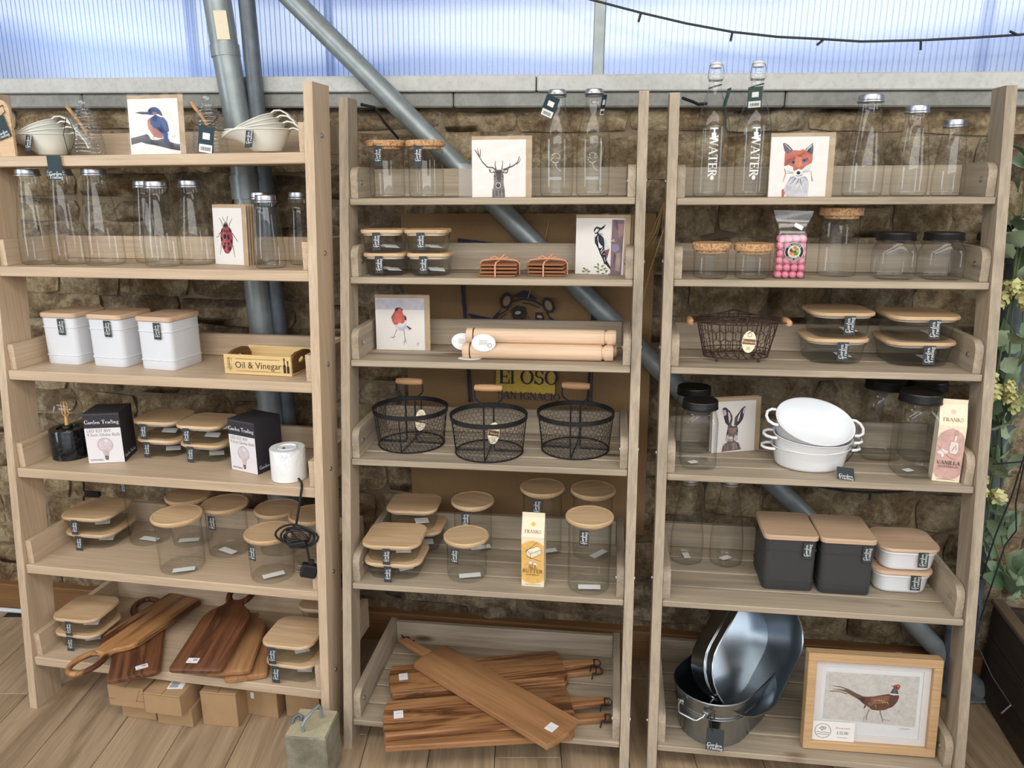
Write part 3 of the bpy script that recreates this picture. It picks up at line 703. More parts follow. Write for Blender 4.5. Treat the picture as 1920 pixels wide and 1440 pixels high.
unit(0, 'pale oak six-shelf ladder unit at the left, wider than the grey ones', 'oak', .024, .098, 1.727, .070, .027, lambda i, D: 1, False)
unit(1, 'grey washed pine ladder shelf unit in the middle, baskets on its fourth shelf', 'grey', .024, .072, 1.70, .078, .0165, lambda i, D: 2 if i < 3 else 4 if i < 5 else 5, True)
unit(2, 'grey washed pine ladder shelf unit at the right, framed pheasant on its bottom shelf', 'grey', .024, .072, 1.695, .078, .0165, lambda i, D: 2 if i < 3 else 4 if i < 5 else 5, True)
for k, u in ((1,-.005),(2,.0)):
    p = at(k,None,u+.03,.0); x, y, _ = at(k,None,u+.012,.27+.075)
    t = thing('wall_strap', ('black strap tying the middle shelf unit back to the wall' if k == 1 else 'black strap tying the right shelf unit back to the wall'), 'strap', (x,y,1.69))
    MB().tube([(0,0,0),(.03,.03,-.005),(.05,.05,-.04 if k == 1 else -.01),(.08,.09,-.08 if k == 1 else -.005)],.004,6).build('webbing', M['black_soft'], t)

# ------------------------------------------------------------------ makers of the goods
GLASSN = 30
def glass_body(parent, prof, name='glass_body', mat='glass', n=GLASSN, c0=True, key=None):
    return link(name, shared(('gb', key or tuple(prof), mat), lambda: MB().lathe(prof, n, c0, False).mesh(name, M[mat], 50)), parent)
def base_disc(parent, r, mat='thick_glass'):
    return link('glass_base', shared(('bd', round(r,4)), lambda: MB().lathe([(r*.97,.004),(r*.99,.0075),(r*.8,.0085)],26,False,True).mesh('glass_base', M['glass'], 50)), parent)
def milk_bottle(label, loc, rb, rn, h, group, cat='bottle', lidmat='steel', paper=False):
    t = thing('milk_bottle', label, cat, loc, random.uniform(0,6), group); L = h-.019
    glass_body(t, [(rb*.86,.0005),(rb*.97,.004),(rb,.012),(rb,.26*h),(rb*.985,.31*h),(rb*.92,.40*h),(rb*.42+rn*.60,.58*h),(rn*1.09,.74*h),(rn*.97,.83*h),(rn*.9,L-.012),(rn*.94,L-.006),(rn*.9,L)])
    base_disc(t, rb*.95)
    link('lid', shared(('mlid', round(rn,4), lidmat), lambda: MB().lathe([(rn*1.02,0),(rn*1.07,.001),(rn*1.07,.004),(rn*1.0,.006),(rn*1.0,.014),(rn*.97,.0175),(rn*.9,.0185),(rn*.86,.0175)],30).mesh('lid', M[lidmat])), t, (0,0,L-.001))
    if paper: link('paper_label', shared('plab', lambda: MB().box(-.016,.016,-.009,.009,0,.0006).mesh('paper_label', M['paper'])), t, (0,0,.010), (0,0,random.uniform(0,3)))
    return t
def litre_bottle(label, loc, group, code):
    t = thing('glass_bottle', label, 'bottle', loc, yawof(1), group); r = .042
    glass_body(t, [(r*.8,.0005),(r*.95,.004),(r,.014),(r,.120),(r*.97,.142),(r*.86,.168),(r*.66,.198),(r*.50,.222),(r*.48,.238),(r*.53,.242),(r*.53,.246),(r*.48,.248)])
    base_disc(t, r*.95)
    MB().lathe([(.023,0),(.0245,.001),(.0245,.004),(.0215,.005),(.0215,.010),(.020,.0125)],28).build('lid', M['steel'], t).location = (0,0,.2465)
    # raised flower moulding and label panel on the glass
    m = MB()
    for k in range(8): a = 2*PI*k/8; m.tube([(.004*math.cos(a),-r-.0003,.095+.004*math.sin(a)),(.013*math.cos(a),-r+.0014,.095+.013*math.sin(a))],.0011,5)
    m.tube([(.012*math.cos(a),-r+.0012,.095+.012*math.sin(a)) for a in (2*PI*k/20 for k in range(20))],.0009,5,True)
    m.tube([(0,-r,.082),(.004,-r,.072),(.013,-r+.0016,.064)],.0009,5); m.cbox(-.016,.016,-r-.0006,-r+.001,.042,.050,.0004)
    m.build('moulded_flower', M['thick_glass'], t)
    MB().tube([(.022*math.cos(a),.022*math.sin(a),.243) for a in (2*PI*k/16 for k in range(16))],.0009,5,True).build('tag_cord', M['cable'], t)
    if code: swing_tag(t, .034, .052, (-.016,-.030,.217), (.25,.42,.0), 'teal_tag', 'code')
    else: swing_tag(t, .034, .05, (.0225,-.018,.219), (.2,-.1,1.25), 'teal_tag', 'code')
    return t
def swing_bottle(label, loc, tagged, dy=0):
    t = thing('swing_top_bottle', label, 'bottle', loc, yawof(2)+dy, 'swing-top water bottles'); r = .0415
    glass_body(t, [(r*.84,.0005),(r*.97,.005),(r,.014),(r,.158),(r*.97,.172),(r*.84,.196),(r*.58,.228),(r*.40,.252),(r*.345,.268),(.0145,.276),(.0195,.279),(.0195,.282),(.0175,.287),(.0185,.292),(.0165,.304)])
    base_disc(t, r*.95)
    MB().lathe([(.010,0),(.0135,.001),(.0125,.007),(.0145,.009),(.0145,.013),(.012,.0145)],20).build('stopper', M['white'], t).location = (0,0,.303)
    m = MB()
    for s in (-1,1): m.tube([(s*.0145,-.002,.311),(s*.017,-.012,.299),(s*.019,-.014,.285),(s*.016,-.016,.276)],.0011,5)
    m.tube([(-.0165,-.004,.278),(-.014,-.013,.276),(0,-.0165,.272),(.014,-.013,.276),(.0165,-.004,.278)],.0011,5)
    m.tube([(.0165*math.cos(a),.0165*math.sin(a),.275) for a in (2*PI*k/16 for k in range(16))],.0009,5,True)
    m.build('wire_clip', M['steel'], t)
    o = lettering(t, ['WATER'], .021, M['ink_white'], (0,-r-.0012,.098), down=True, lead=1)
    bend(o, r+.0008)
    tap = MB()
    def tr(x, y): return (y, -r-.0012+y*y/(2*r), -x)
    def poly(q): tap.add([tr(a,b) for a,b in q], [tuple(range(len(q)))])
    poly([(-.026,-.009),(-.023,-.009),(-.023,.008),(-.026,.008)]); poly([(-.024,-.002),(-.014,-.002),(-.014,.002),(-.024,.002)]); poly([(-.015,-.006),(-.008,-.006),(-.006,.004),(-.014,.005)]); poly([(-.010,-.006),(.0,-.004),(.004,.004),(.004,.010),(-.001,.010),(-.003,.004),(-.009,.002)])
    d_ = tap; tap = MB()
    poly([(.084,0),(.089,-.004),(.094,-.004),(.097,0),(.094,.004),(.089,.004)])
    for nm, mb_ in (('tap_symbol', d_), ('drop_symbol', tap)): mb_.build(nm, M['ink_white'], t, 0).location = (0,0,.138)
    MB().tube([(.0158*math.cos(a),.0158*math.sin(a),.262+.004*math.cos(a)) for a in (2*PI*k/16 for k in range(16))],.0009,5,True).build('tag_cord', M['cable'], t)
    if tagged: swing_tag(t, .034, .050, (-.008,-.031,.232), (.42,-.06,.0), 'green_tag', 'code')
    else: swing_tag(t, .030, .046, (.030,.006,.236), (.25,.0,1.75), 'green_tag', 'code')
    return t
def bend(o, r):
    """wrap flat lettering round a jar of radius r (own mesh copy)"""
    o.data = o.data.copy()
    for v in o.data.vertices:
        a = v.co.x/r; v.co.x = r*math.sin(a); v.co.y = r-r*math.cos(a)
def paper(t, w, d, loc, rot):
    return link('paper_label', shared(('pl', w, d), lambda: MB().box(-w/2,w/2,-d/2,d/2,-.0003,.0003).mesh('paper_label', M['paper'])), t, loc, rot)
def cork_jar(label, loc, r, h, group, tagged=False, lid_h=.016, rz=0):
    t = thing('cork_lid_jar', label, 'jar', loc, rz, group); L = h-lid_h
    glass_body(t, [(r*.88,.0006),(r*.98,.003),(r,.008),(r,L-.004),(r*1.02,L-.001),(r*1.0,L+.001)])
    base_disc(t, r*.94)
    link('cork_lid', shared(('cl', round(r,4), lid_h), lambda: MB().lathe([(r*.9,-.006),(r*.9,.0006),(r*1.10,.0012),(r*1.13,.003),(r*1.14,lid_h-.002),(r*1.10,lid_h)],30).mesh('cork_lid', M['cork'])), t, (0,0,L))
    if tagged: swing_tag(t, .021, .052, (-.008,-r*1.0-.0035,L-.022), (0,0,0))
    return t
def bamboo_jar(label, loc, r, h, group, tagx=None, rz=0, pl=None, tagpull=0):
    t = thing('bamboo_lid_jar', label, 'jar', loc, rz, group); L = h-.011
    glass_body(t, [(r*.9,.0006),(r*.98,.002),(r,.007),(r,L-.012),(r*1.0,L-.010),(r*1.09,L-.007),(r*1.10,L-.001),(r*1.02,L)])
    base_disc(t, r*.94)
    link('bamboo_lid', shared(('bl', round(r,4)), lambda: MB().lathe([(r*.94,-.006),(r*.94,.0004),(r*1.12,.001),(r*1.145,.0035),(r*1.145,.009),(r*1.11,.0115),(r*1.04,.0115),(r*1.02,.0105)],36).mesh('bamboo_lid', M['bamboo'])), t, (0,0,L), (0,0,random.uniform(-.4,.4)))
    if tagx is not None: swing_tag(t, .024, .042, (tagx,-math.sqrt(max(0,(r*1.08)**2-tagx**2))-.003,L-.026), (0,0,tagx/(r*1.08)), size=.0085)
    if pl: paper(t, .058, .022, (pl[0],pl[1],.0100), (0,0,pl[2]))
    return t
def container(label, loc, w, d, h, group, rz=0, lid='bamboo', body='glass', tagx=-.012, note=True, taph=.045, tagw=.02, tall=0):
    """rounded food box with a wooden lid; h is the whole height with the lid"""
    t = thing('food_container', label, 'container', loc, rz, group); lt = .0105; L = h-lt; r = min(w,d)*.24
    def mk():
        m = MB(); top = rrect(w*.95,d*.95,r,6)
        m.loft([ring3(rrect(w*.76,d*.74,r*.9,6),.0008),ring3(rrect(w*.83,d*.82,r*.95,6),.004),ring3(rrect(w*.86,d*.85,r,6),.011),ring3(rrect(w*.915,d*.91,r,6),L*.82),ring3(rrect(w*.93,d*.925,r,6),L-.008),ring3(top,L-.006),ring3(top,L-.001),ring3(rrect(w*.93,d*.93,r,6),L)],True,False)
        return m.mesh('glass_body' if body == 'glass' else 'enamel_body', M[body], 50)
    link('glass_body' if body == 'glass' else 'enamel_body', shared(('cb',w,d,h,body), mk), t)
    if body == 'glass':
        link('glass_base', shared(('cbb',w,d), lambda: MB().loft([ring3(rrect(w*.80,d*.79,r*.85,5),.0055),ring3(rrect(w*.72,d*.71,r*.8,5),.0070)],False,True).mesh('glass_base', M['glass'], 50)), t)
    link('seal', shared(('cs',w,d), lambda: MB().loft([ring3(rrect(w*.90,d*.90,r,6),-.004),ring3(rrect(w*.90,d*.90,r,6),0.0005)]).mesh('seal', M['gasket'])), t, (0,0,L))
    link('wooden_lid', shared(('cd',w,d,lid), lambda: MB().loft([ring3(rrect(w*.965,d*.965,r,7),.0005),ring3(rrect(w,d,r*1.05,7),.003),ring3(rrect(w,d,r*1.05,7),.0075),ring3(rrect(w*.975,d*.97,r,7),lt)]).mesh('wooden_lid', M[lid])), t, (0,0,L))
    if tagx is not None: swing_tag(t, tagw, taph, (tagx,-d*.5-.0016,L-taph*.5+.004), (-.06,.0,0), size=tagw*.36)
    if note and body == 'glass': paper(t, .04, .024, (w*.16,-d*.12,.016), (.25,.1,random.uniform(.2,.9)))
    return t
def tin(label, loc, w, d, h, mat, lidmat, group, rz, tagx):
    t = thing('storage_tin', label, 'tin', loc, rz, group); lt = .014; L = h-lt; r = .014
    def mk():
        m = MB(); R = []
        def ad(k, z): R.append(ring3(rrect(w*k,d*k,r,4), z))
        ad(.95,.0006); ad(.965,.003); ad(.965,L*.185); ad(.992,L*.193); ad(.992,L*.207); ad(.965,L*.215); ad(.97,L*.785); ad(.997,L*.793); ad(.997,L*.807); ad(.97,L*.815); ad(.975,L)
        return m.loft(R).mesh('tin_body', M[mat], 40)
    link('tin_body', shared(('tin',w,d,h,mat), mk), t)
    link('wooden_lid', shared(('tl',w,d,lidmat), lambda: MB().loft([ring3(rrect(w*.97,d*.97,r,4),.0003),ring3(rrect(w*1.03,d*1.03,r,4),.002),ring3(rrect(w*1.03,d*1.03,r,4),lt-.003),ring3(rrect(w*1.0,d*1.0,r,4),lt)]).mesh('wooden_lid', M[lidmat])), t, (0,0,L))
    swing_tag(t, .022, .045, (tagx,-d*.495-.003,L-.024), (0,0,0), size=.0085); return t
def card(name, label, loc, w, h, rz, lean, frame=None, items=None, th=.002, film=True, border=.010, group=None):
    """greeting card on its kraft envelope in a clear sleeve; stands on its lower edge and leans back"""
    t = thing(name, label, 'card', loc, 0, group, rot=(-lean,0,rz))
    MB().box(-w/2,w/2,0,th*.5,0,h).build('envelope', M['kraft'], t)
    cw, ch = w-border*1.6, h-border
    c = MB().box(-w/2+.001,-w/2+.001+cw,-th*.5,-.0001,.001,.001+ch).build('card_front', M['card_white'], t)
    if items:
        a = art(c, 'printed_picture', (frame[0],frame[1],frame[2],cw,ch), items, y0=-th*.5-.00025, step=.00004)
        a.location = (-w/2+.001+cw/2,0,.001)
    if film:
        m = MB(); n = 13
        def yy(i, j): return -th*.5-.0030+.0012*math.sin(i*1.9+j*1.1)+.0009*math.sin(i*.7-j*2.3)
        g = [(-w/2-.003+(w+.006)*i/(n-1), yy(i,j), .0+(h+.004)*j/(n-1)) for j in range(n) for i in range(n)]
        m.add(g, [(j*n+i,j*n+i+1,(j+1)*n+i+1,(j+1)*n+i) for j in range(n-1) for i in range(n-1)])
        m.build('clear_sleeve', M['film'], t, 60)
    return t
# ------------------------------------------------------------------ LEFT UNIT
def sans(parent, lines, size, mat, loc, name):
    key = ('sans', tuple(lines), size, mat.name)
    def mk():
        c = bpy.data.curves.new('type', 'FONT'); c.body = '\n'.join(lines); c.size = size*1.25; c.resolution_u = 2; c.space_line = .95
        o = bpy.data.objects.new('type', c); COL.objects.link(o); me = bpy.data.meshes.new_from_object(o.evaluated_get(bpy.context.evaluated_depsgraph_get()))
        bpy.data.objects.remove(o); bpy.data.curves.remove(c)
        for v in me.vertices: v.co = (v.co.x, 0, v.co.y)
        me.materials.clear(); me.materials.append(mat); me.name = name; return me
    return link(name, shared(key, mk), parent, loc)
Y0, Y1, Y2 = yawof(0), yawof(1), yawof(2)
def scoop_mesh():
    m = MB(); n = 36; R = []
    def ring(k, z, off=0):
        out = []
        for i in range(n):
            a = 2*PI*i/n; rb = .037; ex = max(0, -math.cos(a))**5*.042
            rt_ = .063+ex; r = rb+(rt_-rb)*k+off; out.append((r*math.cos(a), r*math.sin(a)*.86, z))
        return out
    R = [ring(0,.0006,-.004),ring(.0,.003),ring(.45,.026),ring(.92,.051),ring(1,.0535),ring(1,.0538,.0022),ring(1,.0560,.0026),ring(1,.0568,.0008),ring(1,.0560,-.0012),ring(.92,.052,-.002),ring(.45,.026,-.002),ring(.02,.005,-.002)]
    m.loft(R, True, True)
    return m.mesh('cup', M['cream_enamel'], 50)
def scoop_handle():
    m = MB(); P = [(.058,0,.0545),(.074,0,.058),(.090,0,.052),(.103,0,.036),(.108,0,.018)]; R = []
    for i, p in enumerate(P):
        w = (.012,.011,.010,.010,.008)[i]; a = Vector(P[min(i+1,4)])-Vector(P[max(i-1,0)]); nrm = Vector((-a.z,0,a.x)).normalized()*.0018
        R.append([(p[0]+nrm.x,-w,p[2]+nrm.z),(p[0]+nrm.x,w,p[2]+nrm.z),(p[0]-nrm.x,w,p[2]-nrm.z),(p[0]-nrm.x,-w,p[2]-nrm.z)])
    m.loft(R); return m.mesh('handle', M['cream_enamel'], 60)
def scoops(u, v, where):
    for k, nm in enumerate(('lowest','second','third','topmost')):
        a = -.115*k; p = at(0,0,u,v,.0042+.0075*k)
        t = thing('measuring_scoop', 'cream enamel scoop, %s of the nest %s of the top oak shelf' % (nm, where), 'scoop', p, 0, 'nested enamel scoops', rot=(0,a*1.2,Y0+.14))
        k_ = 1-.045*k; t.scale = (k_,k_,k_)
        if k: t.location = at(0,0,u-.004*k,v,.0042+.0095*k)
        link('cup', shared('scoop', scoop_mesh), t); link('handle', shared('scooph', scoop_handle), t)
        if k == 0: swing_tag(t, .021, .050, (-.026,-.0525,.033), (-.30,.0,-.22), size=.008)
scoops(.110, .100, 'at the left'); scoops(.752, .085, 'at the right')
def honey_pot(label, loc, front):
    t = thing('honey_pot', label, 'pot', loc, Y0, 'glass honey pots')
    pr = [(.030,.0006),(.038,.003)]; z = .008
    for k in range(8): r = .0445-.0000*k-(.0006*k*k*.35); pr += [(r-.0025,z),(r,z+.0035),(r,z+.0065)]; z += .0098
    pr += [(.030,z+.002),(.031,z+.004)]
    glass_body(t, pr, mat='thick_glass')
    q = [(.032,.0),(.0335,.003)]; z2 = .004
    for r in (.033,.029,.024,.018): q += [(r-.002,z2),(r,z2+.003),(r,z2+.005)]; z2 += .0085
    q += [(.008,z2),(.0055,z2+.003),(.0085,z2+.006),(.0115,z2+.012),(.009,z2+.018),(.004,z2+.021),(.0005,z2+.0215)]
    l = MB().lathe(q, 26, False, True).build('glass_lid', M['thick_glass'], t, 60); l.location = (0,0,z+.004)
    MB().tube([(-.037,-.012,z+.043),(-.012,-.006,z+.006),(.006,-.002,z-.030)],[.0052,.0048,.003],10).build('wooden_dipper', M['grip'], t)
    if front:
        MB().tube([(-.030,-.030,z+.012),(-.036,-.040,z-.030),(-.022,-.050,.012),(-.010,-.060,.004),(-.003,-.056,.02),(.004,-.047,z-.035),(.002,-.046,z-.020),(-.014,-.040,z+.010)],.0009,5).build('tag_cord', M['cable'], t)
        swing_tag(t, .040, .062, (-.011,-.1185,-.030), (0,0,0), 'teal_tag', 'foot', .0098).parent['label'] = t['label']
    else:
        MB().tube([(-.036,-.02,z-.001),(-.020,-.040,z-.010),(.012,-.046,z-.022),(.030,-.036,z-.012),(.038,-.02,z+.004)],.0009,5).build('tag_cord', M['cable'], t)
        swing_tag(t, .040, .066, (.018,-.0495,z-.052), (0,.16,.12), 'teal_tag', 'code')
    return t
honey_pot('ribbed glass honey pot left of the kingfisher card, its tag hanging over the shelf edge', at(0,0,.213,.112), True)
honey_pot('ribbed glass honey pot with dipper, right of the kingfisher card', at(0,0,.588,.095), False)
t = thing('serving_board', 'round-topped wooden board with a dark tag at far left of top oak shelf', 'board', at(0,0,.045,.022), Y0)
pts = [(-.024,0),(.024,0),(.026,.09)]+[(.026*math.cos(a),.112+.03*math.sin(a)) for a in (PI*k/8 for k in range(9))]+[(-.026,.09)]
MB().loft([[(x,-.004,z) for x,z in pts],[(x,.004,z) for x,z in pts]]).build('board', M['bamboo'], t)
MB().tube([(-.01,-.006,.120),(.012,-.007,.128),(.016,-.007,.112),(.0,-.007,.10),(-.012,-.007,.096)],.001,5).build('tag_cord', M['cable'], t)
swing_tag(t, .044, .055, (-.004,-.0085,.072), (0,-.3,0), 'teal_tag', 'foot', .009)
# kingfisher card: sketch units are 9.6 per photo pixel from (220, 150)
KF = ((115,205),(1050,195),(205,1245))
BLU,OR = (48,72,128),(176,106,84)
kf = [('p',(92,88,92),[(195,930),(370,890),(490,855),(530,880),(570,950),(640,985),(800,935),(930,1000),(1030,1035),(1120,1045),(1130,1170),(960,1140),(820,1095),(640,1060),(490,1040),(400,1005),(205,1055)]),
 ('p',(66,62,70),[(400,1005),(560,960),(700,970),(900,1020),(1120,1080),(1130,1165),(950,1140),(640,1060),(490,1040)]),('s',(132,124,122),10,[(215,960),(380,915),(480,880)]),('s',(120,112,112),8,[(700,985),(900,1040),(1110,1070)]),
 ('p',OR,[(570,540),(510,590),(505,680),(530,760),(590,850),(640,910),(720,930),(800,930),(790,850),(660,760),(600,640)]),('p',(196,130,104),[(520,620),(515,700),(560,800),(620,870),(600,760),(560,660)]),
 ('p',(58,90,156),[(780,830),(900,840),(895,930),(935,1000),(870,1020),(810,930)]),('s',(176,90,60),12,[(640,890),(620,935),(640,950)]),
 ('p',BLU,[(560,560),(640,500),(740,500),(820,560),(880,640),(905,740),(915,800),(870,840),(780,840),(700,780),(620,730),(560,660)]),
 ('p',(34,52,104),[(620,720),(720,730),(800,780),(905,790),(870,840),(780,840),(700,785)]),('s',(82,118,178),14,[(760,560),(800,640),(840,740)]),('s',(78,108,170),10,[(640,590),(690,680),(760,750)]),
 ('p',BLU,[(500,450),(520,400),(580,360),(640,352),(710,385),(760,440),(790,520),(740,520),(680,490),(620,500),(560,500),(510,490)]),('p',(30,44,92),[(520,410),(600,380),(700,410),(760,470),(790,520),(730,500),(640,440),(560,430)]),
 ('p',OR,[(590,460),(660,445),(680,475),(620,490)]),('p',(244,244,246),[(660,485),(720,490),(800,545),(770,548),(700,520)]),('p',(244,240,236),[(530,510),(570,515),(560,545)]),
 ('p',(44,42,54),[(270,455),(380,440),(500,445),(515,488),(400,487)]),('s',(92,90,104),6,[(290,458),(500,466)]),('e',(16,16,22),562,440,15,13,0),('s',(150,150,160),5,[(970,870),(975,940),(1000,900),(1030,870),(1020,930)])]
card('greeting_card', 'greeting card with a blue kingfisher on a branch, top oak shelf', at(0,0,.462,.055), .158, .148, Y0, .07, KF, kf)
# clear bottles on the second shelf, three sizes
G2 = 'clear milk bottles on the second oak shelf'
for lab, u, v, rb, rn, h in (
 ('tall clear milk bottle, leftmost on the second oak shelf', .069,.075,.0465,.0305,.254),('tall clear milk bottle, second from the left on the second oak shelf', .160,.083,.0465,.0305,.254),('tall clear milk bottle, rightmost of the three big ones', .262,.087,.0505,.0305,.254),
 ('medium clear milk bottle at the back, half hidden behind another of its size', .350,.165,.044,.028,.222),('medium clear milk bottle standing nearest the shelf edge', .452,.068,.0465,.028,.220),('medium clear milk bottle left of the ladybird card', .515,.122,.0465,.028,.222),
 ('small clear milk bottle at the back, its lid showing above another', .699,.150,.036,.0255,.190),('small clear milk bottle in front, right of the ladybird card', .762,.060,.0385,.0258,.184),('small clear milk bottle nearest the right post of the oak unit', .806,.157,.036,.0255,.190)):
    milk_bottle(lab, at(0,1,u,v), rb, rn, h, G2)
# ladybird card, first of a small pile: 8.73 units per pixel from (380, 370)
LB = ((95,115),(625,170),(165,990))
RD = (160,52,60)
lb = [('s',(60,50,54),(14,8),[(260,505),(230,530),(225,560),(185,578)]),('s',(60,50,54),(12,8),[(475,540),(520,600),(575,675)]),('s',(60,50,54),(10,6),[(270,680),(265,770),(255,850)]),('s',(60,50,54),(10,6),[(485,730),(505,820),(530,910)]),
 ('s',(60,50,54),(10,6),[(300,415),(265,330),(225,280)]),('s',(60,50,54),(10,6),[(405,430),(440,350),(468,310)]),('s',(60,50,54),7,[(335,350),(305,310),(290,270)]),('s',(60,50,54),7,[(365,350),(378,310),(382,270)]),
 ('p',RD,[(300,430),(350,415),(420,440),(465,510),(485,600),(485,720),(460,790),(420,840),(385,848),(340,825),(300,750),(270,660),(255,570),(260,490)]),('p',(188,82,88),[(300,470),(340,450),(350,560),(370,700),(400,820),(350,800),(300,700),(275,590)]),
 ('p',(40,34,40),[(310,400),(320,370),(350,355),(380,370),(390,410),(400,440),(350,425),(305,430)]),('s',(190,180,180),8,[(325,385),(350,372),(375,385)])]
for x, y, a, b in ((285,478,14,26),(327,490,12,22),(378,498,13,24),(432,490,22,28),(338,575,26,40),(402,590,22,42),(284,610,16,32),(460,660,18,34),(345,685,16,18),(410,695,18,20),(332,735,22,32),(428,770,24,32)): lb.append(('e',(48,30,38),x,y,a,b,-10))
card('greeting_card', 'greeting card with a red spotted ladybird, second oak shelf', at(0,1,.622,.112), .116, .158, Y0-.24, .05, LB, lb)
for k, nm in enumerate(('first','second','last')):
    p = at(0,1,.6215+.0068*(k+1)*.45,.112+.0085*(k+1)); card('greeting_card', 'kraft-backed greeting card filed behind the ladybird card, %s in the row' % nm, p, .116, .158, Y0-.24, .05, film=False, group='cards behind the ladybird')
# white tins and crate
for lab, u, v, r in (('white metal storage tin with wooden lid, leftmost of three', .106,.150,-.06),('white metal storage tin with wooden lid, middle of three', .258,.143,-.09),('white metal storage tin with wooden lid, rightmost of three', .418,.131,-.10)):
    tin(lab, at(0,2,u,v), .113, .128, .147, 'white', 'beech', 'white storage tins', Y0+r, .016)
def crate():
    t = thing('wooden_crate', 'small pine crate lettered Oil & Vinegar on the third oak shelf', 'crate', at(0,2,.719,.118), Y0-.04); w, d, h = .196, .128, .058
    MB().cbox(-w/2,w/2,-d/2,-d/2+.007,.001,h-.004,.0008).build('front_panel', M['crate_pine'], t)
    MB().cbox(-w/2,w/2,d/2-.007,d/2,.001,h-.004,.0008).build('back_panel', M['crate_pine'], t)
    MB().box(-w/2+.002,w/2-.002,-d/2+.0075,d/2-.0075,.001,.006).build('base_panel', M['crate_pine'], t)
    for s in (-1,1):
        x0, x1 = (s*(w/2-.001), s*(w/2-.010)); y = d/2-.0075
        o = [(-y,.006),(y,.006),(y,h-.010),(y*.55,h),(-y*.55,h),(-y,h-.010)]; n = 16
        inner = [(.020*math.cos(2*PI*k/n)*1.0, h*.60+.0085*math.sin(2*PI*k/n)) for k in range(n)]
        m = MB(); vs = []; fs = []
        outer = []
        for k in range(n):
            a = 2*PI*k/n; dx, dz = math.cos(a), math.sin(a); best = 9
            for (ya,za),(yb,zb) in zip(o, o[1:]+o[:1]):
                ex, ez = yb-ya, zb-za; den = dx*ez-dz*ex
                if abs(den) < 1e-9: continue
                tt = (ya*ez-(za-h*.60)*ex)/den; ss = (ya*dz-(za-h*.60)*dx)/den
                if tt > 0 and -1e-6 <= ss <= 1+1e-6: best = min(best, tt)
            outer.append((dx*best, h*.60+dz*best))
        for x in (x0, x1): vs += [(x,)+p for p in outer]+[(x,)+p for p in inner]
        for k in range(n):
            j = (k+1) % n; fs += [(k,j,n+j,n+k),(2*n+k,3*n+k,3*n+j,2*n+j),(k,2*n+k,2*n+j,j),(n+k,n+j,3*n+j,3*n+k)]
        m.add(vs, fs).build('end_panel', M['crate_dark'], t, 0)
    f = -d/2-.0004
    sans(t, ['Oil & Vinegar'], .0198, M['ink_black'], (-.066,f,.0185), 'lettering')
    m = MB()
    for z in (.0105,.043): m.box(-.062,.066,f-.0002,f,z,z+.0007)
    for x, hh in ((.079,.040),(.089,.033)): m.box(x-.0035,x+.0035,f-.0002,f,.010,.010+hh*.55); m.box(x-.0013,x+.0013,f-.0002,f,.010+hh*.5,.010+hh*.85); m.box(x-.0019,x+.0019,f-.0002,f,.010+hh*.8,.010+hh)
    for k in range(8):
        z = .014+.004*k; m.add([(-.081+.001*k%2,f-.0001,z),(-.074,f-.0001,z+.004),(-.076,f-.0001,z+.0012)],[(0,1,2)]); m.add([(-.081,f-.0001,z+.001),(-.088,f-.0001,z+.005),(-.086,f-.0001,z+.002)],[(0,1,2)])
    m.box(-.0815,-.0805,f-.0002,f,.010,.048)
    m.build('printed_motif', M['ink_black'], t, 0)
crate()
# bulb lamps, bulb boxes
def lamp_base(t, mat, r=.0475, h=.084):
    return MB().lathe([(r*.96,.0006),(r,.002),(r,h-.002),(r*.975,h),(r*.60,h),(r*.58,h-.004),(r*.42,h-.004)],40).build('marble_base', M[mat], t)
t = thing('table_lamp', 'black marble lamp with a clear globe bulb at the left of the oak shelf', 'lamp', at(0,3,.083,.115), Y0, 'marble bulb lamps'); lamp_base(t, 'black_marble', .0495, .088)
MB().lathe([(.0135,.083),(.0145,.085),(.0145,.091),(.013,.094)],20).build('bulb_holder', M['black_soft'], t)
b = MB().lathe([(.0125,.100),(.0135,.107),(.018,.112),(.031,.122),(.042,.136),(.0465,.152),(.0445,.168),(.035,.184),(.020,.194),(.0005,.198)],32,False,False).build('globe_bulb', M['glass'], t, 60); b.location = (0,0,-.012)
m = MB(); m.tube([(0,0,.108),(0,0,.138)],[.006,.003],8)
for x, y in ((-.010,0),(-.004,.006),(.004,-.006),(.010,0)): m.tube([(x*.5,y*.5,.134),(x,y,.140),(x,y,.172),(x*.6,y*.6,.178)],.0012,5)
m.build('filament', M['filament'], b)
m = MB().tube([(.0,.045,.012),(-.01,.075,.004),(-.015,.10,.004)],.003,6); m.build('flex', M['cable'], t)
t = thing('cable_switch', 'black inline switch on a flex dangling behind the fourth oak shelf', 'switch', at(0,4,.062,.225,.128), Y0)
MB().cbox(-.024,.024,-.009,.009,-.008,.009,.003).build('switch_body', M['black_soft'], t)
MB().tube([(-.02,0,.0),(-.03,.0,.012),(-.026,.004,.05),(-.02,.01,.125)],.003,6).build('flex', M['cable'], t); MB().tube([(-.022,0,.0),(-.034,0,-.012),(-.036,0,-.03)],.003,6).build('flex', M['cable'], t)
t = thing('table_lamp', 'white marble lamp base without a bulb at the right of the oak shelf', 'lamp', at(0,3,.792,.062), Y0, 'marble bulb lamps'); lamp_base(t, 'white_marble', .0465, .087)
MB().lathe([(.026,.0832),(.026,.0875),(.023,.0885),(.023,.086),(.015,.086)],28).build('bulb_holder', M['enamel'], t); MB().cbox(-.007,-.001,-.017,-.009,.0862,.0892,.0006).build('contact_clip', M['steel'], t)
